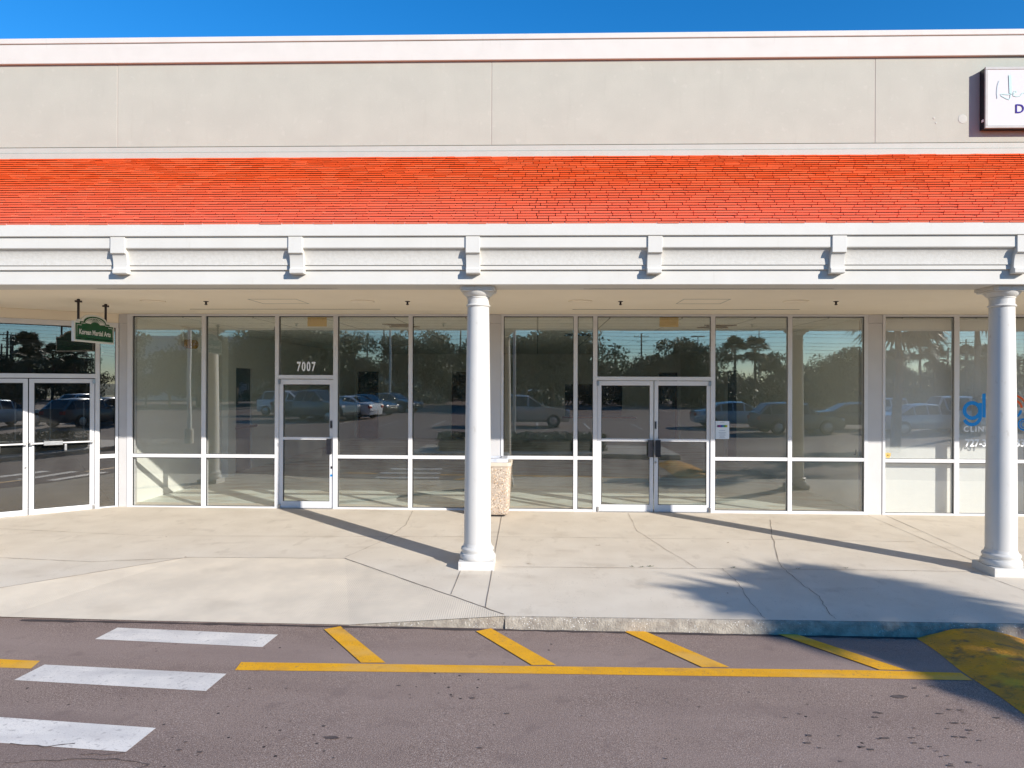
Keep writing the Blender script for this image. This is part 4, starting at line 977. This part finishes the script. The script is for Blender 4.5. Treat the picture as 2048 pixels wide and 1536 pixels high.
# ---- cars
def car(kind, paint, label, loc, rot, cat='car'):
    E = empty({'sedan':'parked_sedan','suv':'parked_suv','van':'parked_van','pickup':'parked_pickup','hatch':'parked_hatchback'}[kind], (0,0,0)); tag(E, label, cat, 'cars parked in the lot')
    L, Wd, zr = {'sedan':(4.7,1.82,1.45),'suv':(4.7,1.9,1.74),'van':(5.0,1.95,1.80),'pickup':(5.6,1.95,1.85),'hatch':(4.2,1.78,1.52)}[kind]
    h = L/2; zb = .28; be = {'sedan':.93,'suv':1.08,'van':1.05,'pickup':1.15,'hatch':.95}[kind]
    # stations: (x, ztop, half width at top, greenhouse?)
    if kind == 'sedan': st_ = [(-h,.62,0),(-h+.06,.95,0),(-h+.75,1.02,0),(-h+1.45,zr-.05,1),(-h+2.1,zr,1),(-h+2.7,zr-.03,1),(h-1.25,1.0,1),(h-1.2,.98,0),(h-.35,.82,0),(h-.06,.70,0),(h,.5,0)]
    elif kind == 'pickup': st_ = [(-h,1.0,0),(-h+.03,1.12,0),(-h+1.9,1.14,0),(-h+2.0,zr-.04,1),(-h+2.7,zr,1),(-h+3.3,zr-.04,1),(h-1.4,1.18,1),(h-1.35,1.16,0),(h-.3,1.05,0),(h-.05,.92,0),(h,.6,0)]
    elif kind == 'van': st_ = [(-h,.7,0),(-h+.05,1.1,0),(-h+.12,1.15,1),(-h+.5,zr-.03,1),(-h+1.8,zr,1),(-h+3.1,zr-.05,1),(h-.95,1.08,1),(h-.9,1.05,0),(h-.3,.88,0),(h-.05,.75,0),(h,.5,0)]
    else: st_ = [(-h,.6,0),(-h+.04,1.0,0),(-h+.1,be+.05,1),(-h+.6,zr-.06,1),(-h+1.5,zr,1),(-h+2.5,zr-.05,1),(h-1.35,be+.03,1),(h-1.3,be,0),(h-.35,be-.12,0),(h-.06,be-.28,0),(h,.5,0)]
    rings = []
    for x, zt, gh in st_:
        e = min(1, (h-abs(x))/.5*.5+.78); w = Wd/2*min(1, e); b = min(be, zt-.02)
        wt = w*(.97 - .26*max(0, (zt-be))/(.55)) if zt > be+.03 else w*.93
        zbb_ = zb if abs(x) < h-.05 else zb+.12
        rings.append([(x, 0, zbb_), (x, w*.9, zbb_), (x, w, zbb_+.12), (x, w, (zbb_+b)/2), (x, w*.985, b), (x, wt, max(zt-.05, b+.005)), (x, wt*.75, zt-.005), (x, 0, zt+.01)])
    mb = MB(); n = 8
    full = [r + [(p[0], -p[1], p[2]) for p in r[-2:0:-1]] for r in rings]; nn = len(full[0])
    vs = [p for r in full for p in r]
    mb.add(vs, [(i*nn+k, i*nn+(k+1) % nn, (i+1)*nn+(k+1) % nn, (i+1)*nn+k) for i in range(len(full)-1) for k in range(nn)] + [tuple(range(nn)), tuple(range((len(full)-1)*nn, len(full)*nn))])
    build_loc(mb, 'body', paint, E, smooth=True)
    # windows: skins on the faces between belt line and roof
    gm = MB(); ws = MB()
    for i in range(len(st_)-1):
        if not (st_[i][2] and st_[i+1][2]) and not (kind in ('sedan',) and i == 2) : continue
        a, b_ = rings[i], rings[i+1]
        if a[5][2]-a[4][2] < .03 and b_[5][2]-b_[4][2] < .03: continue
        for s in (1, -1):
            A, B, Cc, D = [Vector((p[0], p[1]*s, p[2])) for p in (a[4], b_[4], b_[5], a[5])]
            c = (A+B+Cc+D)/4; q = [c + (p-c)*.88 + Vector((0, s*.012, 0)) for p in (A,B,Cc,D)]; gm.add(q, [(0,1,2,3)])
        if abs(a[7][2]-b_[7][2]) > .25:      # windscreen or rear window
            q = []
            for p, sg in ((a[6],1),(a[6],-1),(b_[6],-1),(b_[6],1)): q.append(Vector((p[0], p[1]*sg*1.15, p[2])))
            c = sum(q, Vector())/4; up = Vector((.0, 0, .02)); ws.add([c + (v-c)*.9 + up for v in q], [(0,1,2,3)])
    if gm.v: build_loc(gm, 'side_windows', M['cglass'], E)
    if ws.v: build_loc(ws, 'windscreen', M['cglass'], E)
    for x in (-h+.9, h-.9):
        for s in (1, -1):
            Mw = Matrix.Translation((x, s*(Wd/2-.02), .34)) @ Matrix.Rotation(R(90), 4, 'X')
            w_ = build_loc(MB(Mw).lathe([(.2,-.1),(.33,-.1),(.345,-.06),(.345,.06),(.33,.1),(.2,.1)], 24), 'wheel', M['tyre'], E, smooth=True)
            build_loc(MB(Mw).lathe([(.05,-.115),(.19,-.105),(.21,-.1),(.21,.1),(.19,.105),(.05,.115)], 16), 'rim', M['rimmetal'], w_, smooth=True)
    for s in (1, -1):
        build_loc(MB().box(h-.20, h-.02, s*(Wd/2-.46), s*(Wd/2-.14), be-.34, be-.20), 'headlight', M['lampw'], E, bevel=.03)
        build_loc(MB().box(-h-.01, -h+.12, s*(Wd/2-.40), s*(Wd/2-.12), be-.26, be-.08), 'taillight', M['lampr'], E, bevel=.03)
        build_loc(MB().box(h-1.55, h-1.40, s*(Wd/2-.02), s*(Wd/2+.16), be+.02, be+.15), 'side_mirror', paint, E, bevel=.03)
    build_loc(MB().box(h-.03, h+.03, -.5, .5, .38, .55), 'grille', M['black'], E, bevel=.01)
    E.location = (loc.x, loc.y, gz(loc.x, loc.y)); E.rotation_euler = (0, 0, R(rot)); return E
def paint(name, c, metal=.3):
    m_ = surf(name, c, .28, metal=metal); b = m_.node_tree.nodes['Principled BSDF']; b.inputs['Coat Weight'].default_value = .8; b.inputs['Coat Roughness'].default_value = .05; return m_
pw, pb_, pt, pd, ps, pn = paint('paint_white', (.70,.71,.72), 0), paint('paint_black', (.02,.02,.022)), paint('paint_tan', (.52,.47,.40), .3), paint('paint_graphite', (.11,.12,.125)), paint('paint_silver', (.62,.64,.65), .3), paint('paint_blue', (.02,.09,.28))
paq = paint('paint_pale_blue', (.42,.58,.62), .2)
car('suv', pt, 'tan sport utility vehicle mirrored in the window right of the front column', mir(1052, 37), 0, 'suv')
car('suv', pw, 'small white sport utility vehicle mirrored above the tan one', mir(1079, 70), -35, 'suv')
car('sedan', pw, 'white sedan mirrored in the pane right of the single door', mir(690, 43), 200)
car('sedan', pb_, 'black sedan mirrored right of the white sedan', mir(728, 47), 20)
car('sedan', pd, 'dark sedan mirrored under the white lamp pole', mir(782, 52), 20)
car('pickup', pd, 'dark pickup mirrored in the glass of the single door', mir(630, 41), 25, 'pickup')
car('suv', pw, 'white sport utility vehicle mirrored in the glass of the single door', mir(585, 47), 15, 'suv')
car('sedan', paq, 'pale blue sedan mirrored right of the paper notice', mir(1470, 38), 3)
car('hatch', pd, 'dark hatchback mirrored in the grey panes left of the right unit', mir(1592, 34), -2)
car('sedan', pb_, 'black sedan mirrored beside the wide white pilaster', mir(1722, 37), 4)
car('hatch', ps, 'silver hatchback mirrored in the white backed window', mir(1790, 46), 0)
car('sedan', ps, 'silver sedan mirrored low in the white backed window', mir(1850, 34), 0)
car('van', pw, 'white van mirrored behind the blue clinic letters', mir(1955, 36), 0, 'van')
car('suv', pd, 'dark far off sport utility vehicle mirrored under the palm pair', mir(1530, 88), 30, 'suv')
car('hatch', pb_, 'small black far off hatchback mirrored right of the palm pair', mir(1632, 80), 20)
car('sedan', pn, 'blue sedan mirrored in the upper glass of the double door', mir(1337, 95), 40)
car('sedan', ps, 'pale far off sedan mirrored left of the front column', mir(880, 95), 0)
car('sedan', paq, 'pale blue sedan mirrored in the left dark door', Vector((-34, -24, 0)), 75)
car('suv', pd, 'graphite sport utility vehicle mirrored in the left dark door', Vector((-31, -20.5, 0)), 78, 'suv')
car('sedan', pn, 'blue sedan mirrored near the edge of the left dark door', Vector((-27, -25.5, 0)), 80)

# ---- trees
def leaf_cloud(mb, c, rad, n, size, flat=.7):
    for _ in range(n):
        v = Vector((random.gauss(0,1), random.gauss(0,1), random.gauss(0,1))).normalized()*(random.random()**.45)
        p = Vector((c[0]+v.x*rad, c[1]+v.y*rad, c[2]+v.z*rad*flat)); s = size*random.uniform(.6, 1.4)
        a = Vector((random.uniform(-1,1), random.uniform(-1,1), random.uniform(-1,1))).normalized(); b = a.cross(Vector((random.uniform(-1,1), random.uniform(-1,1), random.uniform(-1,1)))).normalized()
        mb.add([p-a*s, p-b*s*.5, p+a*s, p+b*s*.5], [(0,1,2,3)])
def tree_proto(H, Rr, seed, n=34):
    random.seed(seed); E = empty('broadleaf_tree', (0,0,0)); tk = MB()
    tk.tube([(0,0,-.1),(.1,.05,H*.25),(0,.1,H*.5),(.1,0,H*.75)], [H*.035,H*.028,H*.02,H*.008], 8); cr = MB()
    for k in range(n):
        a = random.uniform(0, 6.28); r = Rr*random.uniform(.1, .95); z = H*random.uniform(.38, .92)
        r *= (1 - abs(z/H-.6)*1.1); c = (r*math.cos(a), r*math.sin(a), z)
        tk.tube([(0,.05,H*random.uniform(.25,.5)), (c[0]*.6, c[1]*.6, z-.3), c], [H*.012,H*.007,H*.003], 5)
        leaf_cloud(cr, c, Rr*random.uniform(.22, .4), 230, H*.022)
    build_loc(tk, 'trunk', M['bark'], E, smooth=True); build_loc(cr, 'crown', M['leaf'], E); return E
protos = [tree_proto(8, 4.6, 3), tree_proto(7, 4.2, 5), tree_proto(6, 4.5, 9)]
def fan_palm(H, Rr, seed, nl=34, name='palm_tree'):
    random.seed(seed); E = empty(name, (0,0,0))
    tk = MB(); tk.tube([(0,0,-.1),(.05,0,H*.3),(.1,.05,H*.7),(.05,0,H)], [.20,.16,.15,.17], 10)
    build_loc(tk, 'trunk', M['bark'], E, smooth=True); cr = MB()
    for k in range(nl):
        az = random.uniform(0, 6.28); el = R(random.uniform(-45, 75)); pl = Rr*random.uniform(.40, .55)
        d = Vector((math.cos(az)*math.cos(el), math.sin(az)*math.cos(el), math.sin(el))); o = Vector((.05,0,H)); tip = o + d*pl
        cr.tube([o, o+d*pl*.5+Vector((0,0,.03)), tip], [.02,.014,.01], 4)
        side = d.cross(Vector((0,0,1)));  side = side.normalized() if side.length > .01 else Vector((1,0,0)); nrm = side.cross(d)
        for j in range(17):
            an = R(-95 + 190*j/16); bd = (d*math.cos(an) + side*math.sin(an)).normalized(); ln = Rr*.55*(1-.25*abs(an)/R(95))*random.uniform(.85,1.1)
            w = side*math.cos(an)*.034*Rr - d*math.sin(an)*.034*Rr
            m_ = tip + bd*ln*.6 + nrm*.02; e = tip + bd*ln + Vector((0,0,-ln*random.uniform(.15,.45)))
            cr.add([tip, m_+w, e, m_-w], [(0,1,2,3)])
    build_loc(cr, 'crown', M['palmleaf'], E); return E
# the palm whose shade falls on the kerb
PN = fan_palm(4.7, 1.8, 11, 44); PN.location = (12.7, -13.1, gz(11, -12)); tag(PN, 'nearest fan palm, mirrored in the panes beside the wide pilaster, shading the kerb', 'palm')
def place(proto, first, px, D, scale, label, cat, grp, rz=0, sz=1):
    o = proto if first else copy_tree(proto); p = mir(px, D); o.location = (p.x, p.y, gz(p.x, p.y)); o.scale = (scale, scale, scale*sz); o.rotation_euler = (0,0,rz); tag(o, label, cat, grp); return o
TG = 'trees beyond the parking lot'
tl = [(0,395,62,.95,'pale edged tree mirrored behind the amber lamp'), (1,470,70,1.0,'tree mirrored left of the single door'),(2,545,68,1.45,'tall dark tree mirrored beside the single door'),(0,610,66,1.35,'tallest dark tree mirrored above the number over the single door'),
      (1,668,72,1.2,'dark tree mirrored at the right of the single door'),(2,715,95,1.05,'low tree mirrored at the bright gap in the window'),(0,795,78,1.05,'dark tree mirrored behind the white lamp pole'),(1,850,74,1.2,'rounded tree mirrored left of the front column'),
      (2,905,80,1.2,'bushy tree mirrored beside the front column'),(0,960,84,1.1,'tree mirrored behind the front column'),(1,1050,66,1.05,'tree mirrored above the tan car'),(0,1105,64,1.12,'tallest tree mirrored above the white car'),(2,1155,62,1.2,'broad tree mirrored left of the double door'),
      (2,1215,110,1.0,'low far tree mirrored at the left of the double door'),(1,1275,112,.95,'low far tree mirrored in the middle of the double door transom'),(0,1350,72,.98,'rounded tree mirrored right of the yellow card'),(2,1400,74,1.2,'leafy tree mirrored at the right end of the transom'),
      (1,1445,90,.5,'small tree mirrored above the paper notice'),(2,1490,105,.62,'low tree mirrored under the palm pair'),(0,1560,84,.85,'tree mirrored left of the mirrored column'),(2,1610,86,.78,'tree mirrored behind the mirrored column'),(1,1665,72,.82,'tree mirrored behind the palm fronds'),(0,1715,66,.80,'dark tree mirrored beside the wide pilaster'),
      (1,1775,84,1.0,'tree mirrored at the left of the white backed window'),(2,1830,90,.8,'tree mirrored in the middle of the white backed window'),(0,1885,88,.7,'tree mirrored at the right of the white backed window'),(1,1940,86,.75,'tree mirrored above the blue letters'),(2,2000,84,1.1,'tree mirrored behind the right column'),
      (0,340,58,.55,'tree mirrored in front of the ribbed white building'),(2,290,60,.55,'tree mirrored at the left edge of the first window'),(1,230,64,1.1,'tree mirrored beyond the first pilaster')]
used = set()
random.seed(21)
for k, px, D, sc_, lb in tl:
    place(protos[k], k not in used, px, D, sc_*.92, lb, 'tree', TG, random.uniform(0, 6.28)); used.add(k)
for i, (x, y, lb) in enumerate([(-48,-30,'tree mirrored at the left of the dark door'),(-44,-38,'tree mirrored in the middle of the dark door'),(-40,-45,'tree mirrored at the right of the dark door')]):
    o = copy_tree(protos[i]); o.location = (x, y, gz(x, y)); o.scale = (.9,.9,.9); tag(o, lb, 'tree', TG)
random.seed(77)
bush = empty('bush', (0,0,0)); cr = MB()
for k in range(16):
    a = random.uniform(0, 6.28); rr_ = random.uniform(0, 1)
    leaf_cloud(cr, (3.6*rr_*math.cos(a), 1.6*rr_*math.sin(a), random.uniform(.5, 1.9)), random.uniform(.7, 1.2), 210, .14)
build_loc(cr, 'foliage', M['leaf'], bush); tk = MB()
for k in range(7): tk.tube([(random.uniform(-2,2), random.uniform(-.6,.6), -.1), (random.uniform(-2.4,2.4), random.uniform(-.8,.8), 1.6)], [.05,.02], 5)
build_loc(tk, 'stems', M['bark'], bush)
bl_ = [(440,'bush mirrored left of the single door'),(520,'bush mirrored behind the single door frame'),(590,'bush mirrored in the single door'),(650,'bush mirrored at the right of the single door'),(705,'bush mirrored under the bright gap'),(760,'bush mirrored left of the white lamp pole'),(820,'bush mirrored right of the white lamp pole'),(880,'bush mirrored near the front column'),
       (940,'bush mirrored behind the front column'),(1010,'bush mirrored beside the pale pole right of the front column'),(1065,'bush mirrored above the white small car'),(1120,'bush mirrored right of the tan car'),(1180,'bush mirrored at the narrow pane'),(1240,'bush mirrored above the left door leaf'),(1300,'bush mirrored above the meeting stiles'),(1365,'bush mirrored above the right door leaf'),
       (1425,'bush mirrored above the paper notice'),(1480,'bush mirrored under the left palm of the pair'),(1540,'bush mirrored right of the palm pair'),(1600,'bush mirrored behind the mirrored column'),(1660,'bush mirrored right of the mirrored column'),(1720,'bush mirrored beside the wide pilaster'),(1785,'bush mirrored at the left of the white backed window'),(1850,'bush mirrored in the middle of the white backed window'),(1915,'bush mirrored at the right of the white backed window'),(1985,'bush mirrored behind the right column')]
for i, (px, lb) in enumerate(bl_):
    o = bush if i == 0 else copy_tree(bush); D = 82 + 14*math.sin(i*1.9); p = mir(px, D); o.location = (p.x, p.y, gz(p.x, p.y)); q_ = random.uniform(.9, 1.5); o.scale = (q_, q_, random.uniform(.9, 1.5)); o.rotation_euler = (0,0,random.uniform(-.4,.4))
    tag(o, lb, 'bush', 'bushes beyond the parking lot')
fp = fan_palm(6.2, 2.0, 4, 46)
PG = 'fan palms beyond the parking lot'
pl_ = [(1468,78,1.0,'left palm of the pair mirrored above the paper notice'),(1511,80,1.02,'right palm of the pair mirrored above the paper notice'),(1843,72,.98,'broad palm mirrored in the white backed window'),(1872,76,.86,'small palm right of the broad palm in the white backed window'),
       (1790,62,.72,'short palm mirrored at the left of the white backed window'),(1934,80,.9,'palm mirrored just left of the tall trunk'),(1980,78,.9,'palm mirrored right of the tall trunk'),(252,30,1.2,'big palm mirrored in the upper left pane'),(1312,140,1.1,'far palm mirrored behind the transom')]
for i, (px, D, s_, lb) in enumerate(pl_): place(fp, i == 0, px, D, s_, lb, 'palm', PG, i*1.3)
tallp = fan_palm(6.0, 1.8, 14, 26); q = mir(1953, 32); tallp.location = (q.x, q.y, gz(q.x, q.y)); tag(tallp, 'tall palm whose thick trunk is mirrored left of the right column', 'palm')

# ---- hedge island
random.seed(33)
def hedge(x0, x1, y0, y1, h, label):
    E = empty('hedge', ((x0+x1)/2, (y0+y1)/2, gz(0, -10))); tag(E, label, 'hedge'); mb = MB(); n = int((x1-x0)*(y1-y0)*900)
    for _ in range(n):
        p = Vector((random.uniform(x0, x1), random.uniform(y0, y1), h*(1-random.random()**2.2*.95)*random.uniform(.85,1.08))) + Vector((0,0,gz(0,-10))); s = random.uniform(.02, .05)
        a = Vector((random.uniform(-1,1), random.uniform(-1,1), random.uniform(-1,1))).normalized(); b = a.cross(Vector((random.uniform(-1,1), random.uniform(-1,1), random.uniform(-1,1)))).normalized()
        mb.add([p-a*s, p-b*s*.6, p+a*s, p+b*s*.6], [(0,1,2,3)])
    build_in(mb, 'foliage', M['hedge'], E)
    build_in(MB().box(x0+.12, x1-.12, y0+.12, y1-.12, gz(0,-10)-.02, gz(0,-10)+h*.72), 'shade_core', surf('hedge_shade', (.02,.022,.01), .95), E)  # near-black core box: the shade inside the hedge put into its colour
h0 = mir(875, 22.8); h1 = mir(1215, 22.8)
hedge(h0.x, h1.x, -12.6, -11.0+.2, .62, 'clipped hedge mirrored low in the middle windows')
mb = MB(); z_ = gz(0, -11)
mb.box(h0.x-.7, h1.x+2.2, -13.2, -10.2, z_-.05, z_+.12); o = mb.build('island_kerb', M['rim'], bevel=.04); tag(o, 'concrete edged planting island under the clipped hedge', 'traffic island', kind='structure')
# ---- poles and wires
def lamp_pole(px, D, H, r, label, arm=True):
    p = mir(px, D); E = empty('lamp_pole', (p.x, p.y, gz(p.x, p.y))); tag(E, label, 'lamp pole')
    build_loc(MB().tube([(0,0,0),(0,0,H)], [r, r*.8], 12), 'pole', M['pole'], E, smooth=True)
    build_loc(MB().lathe([(r*1.9,0),(r*1.9,.5),(r*1.6,.55)], 16), 'pole_foot', M['rim'], E)
    if arm: build_loc(MB().box(-.9, -.15, -.18, .18, H-.08, H+.08).box(.15, .9, -.18, .18, H-.08, H+.08).tube([(-.2,0,H),(.2,0,H)], .05, 8), 'lamp_head', M['iron'], E, bevel=.02)
lamp_pole(1029, 25, 8.5, .055, 'pale lamp pole standing in the mirrored hedge right of the front column')
lamp_pole(780, 54, 8.0, .09, 'pale lamp pole mirrored above the dark sedan')
lamp_pole(376, 25, 8.5, .075, 'pale lamp pole mirrored below the amber lamp')
lamp_pole(1396, 96, 9.0, .09, 'lamp pole mirrored at the right end of the double door transom')
lamp_pole(1519, 95, 10.5, .09, 'tall lamp pole mirrored through the right palm of the pair')
poles = [(735,110,10.2),(768,104,12),(873,112,10.5),(921,108,12),(1231,118,9.3),(1283,116,10.8),(1877,92,9.0),(1897,104,7.8),(1906,100,8.8),(1933,110,9.5)]
tops = []
for i, (px, D, H) in enumerate(poles):
    p = mir(px, D); g = gz(p.x, p.y); E = empty('utility_pole', (p.x, p.y, g))
    tag(E, ['wooden pole mirrored at the left of the bright gap','leaning looking wooden pole right of the bright gap','thin wooden pole mirrored left of the front column','wooden pole mirrored beside the front column','short wooden pole mirrored above the left door leaf','taller wooden pole mirrored above the double door','wooden pole with wide crossarm mirrored in the white backed window','shortest wooden pole of the mirrored group at the right','wooden pole with steps mirrored right of the shortest one','wooden pole mirrored above the blue letters'][i], 'utility pole', 'utility poles beyond the parking lot')
    build_loc(MB().tube([(0,0,-.2),(0,0,H)], [.17,.11], 10), 'pole', M['wood'], E, smooth=True)
    build_loc(MB().box(-1.2, 1.2, -.06, .06, H-.6, H-.48).box(-.7, .7, -.06, .06, H-1.4, H-1.3), 'crossarm', M['wood'], E)
    for xx in (-1.1, -.5, .5, 1.1): build_loc(MB().tube([(xx,0,H-.48),(xx,0,H-.3)], .05, 6), 'insulator', M['iron'], E)
for k in range(8):
    y_ = -98 - (k % 4)*1.1; z0_ = 7.3 + k*.62; mb = MB(); pts = []
    for i in range(41):
        x = -120 + 6*i; ph = ((x+120) % 40)/40; pts.append((x, y_, AA + z0_ - .5*math.sin(math.pi*ph)))
    mb.tube(pts, .022, 5); tag(mb.build('power_line', M['wire']), 'overhead wire of the mirrored power line', 'wire', 'overhead wires beyond the parking lot')
# ---- far buildings
def fbox(name, label, x, y, w, d, h, mat, ribs=False, roofm=None):
    g = gz(x, y); E = empty(name, (x, y, g)); tag(E, label, 'building')
    build_loc(MB().box(-w/2, w/2, -d/2, d/2, -.3, h), 'wall', mat, E)
    build_loc(MB().box(-w/2-.3, w/2+.3, -d/2-.3, d/2+.3, h+.003, h+.35), 'roof', roofm or M['trim'], E)
    if ribs:
        r = MB(); k = -w/2+.3
        while k < w/2: r.box(k, k+.09, d/2+.002, d/2+.09, 0, h-.02); k += .6
        build_loc(r, 'ribs', mat, E)
    wn = int(w//4)
    for i in range(wn):
        xx = -w/2 + (i+.5)*w/wn; build_loc(MB().box(xx-.9, xx+.9, d/2+.01, d/2+.06, 1.0, 2.2), 'window', M['cglass'], E)
p = mir(325, 82); fbox('ribbed_building', 'white ribbed metal building mirrored in the upper left pane', p.x, p.y-6, 26, 10, 7.6, M['siding'], True, M['siding'])
p = mir(1250, 120); fbox('low_building', 'low dark roofed building mirrored in the double door transom', p.x, p.y-8, 34, 12, 4.2, M['trim'])
p = mir(810, 125); fbox('low_building', 'low pale building mirrored left of the front column', p.x, p.y-8, 30, 12, 3.6, M['wall'])
# parking stripes far behind
lm = MB()
for row, yy in ((0,-24.0),(1,-46.0)):
    for i in range(-14, 15):
        x = i*2.75; z_ = rdz(x)+.005; lm.add([(x-.05,yy-5,z_),(x+.05,yy-5,z_),(x+.05,yy,z_),(x-.05,yy,z_)],[(0,1,2,3)])
lm.build('parking_stripes', M['whitepaint'], lot)
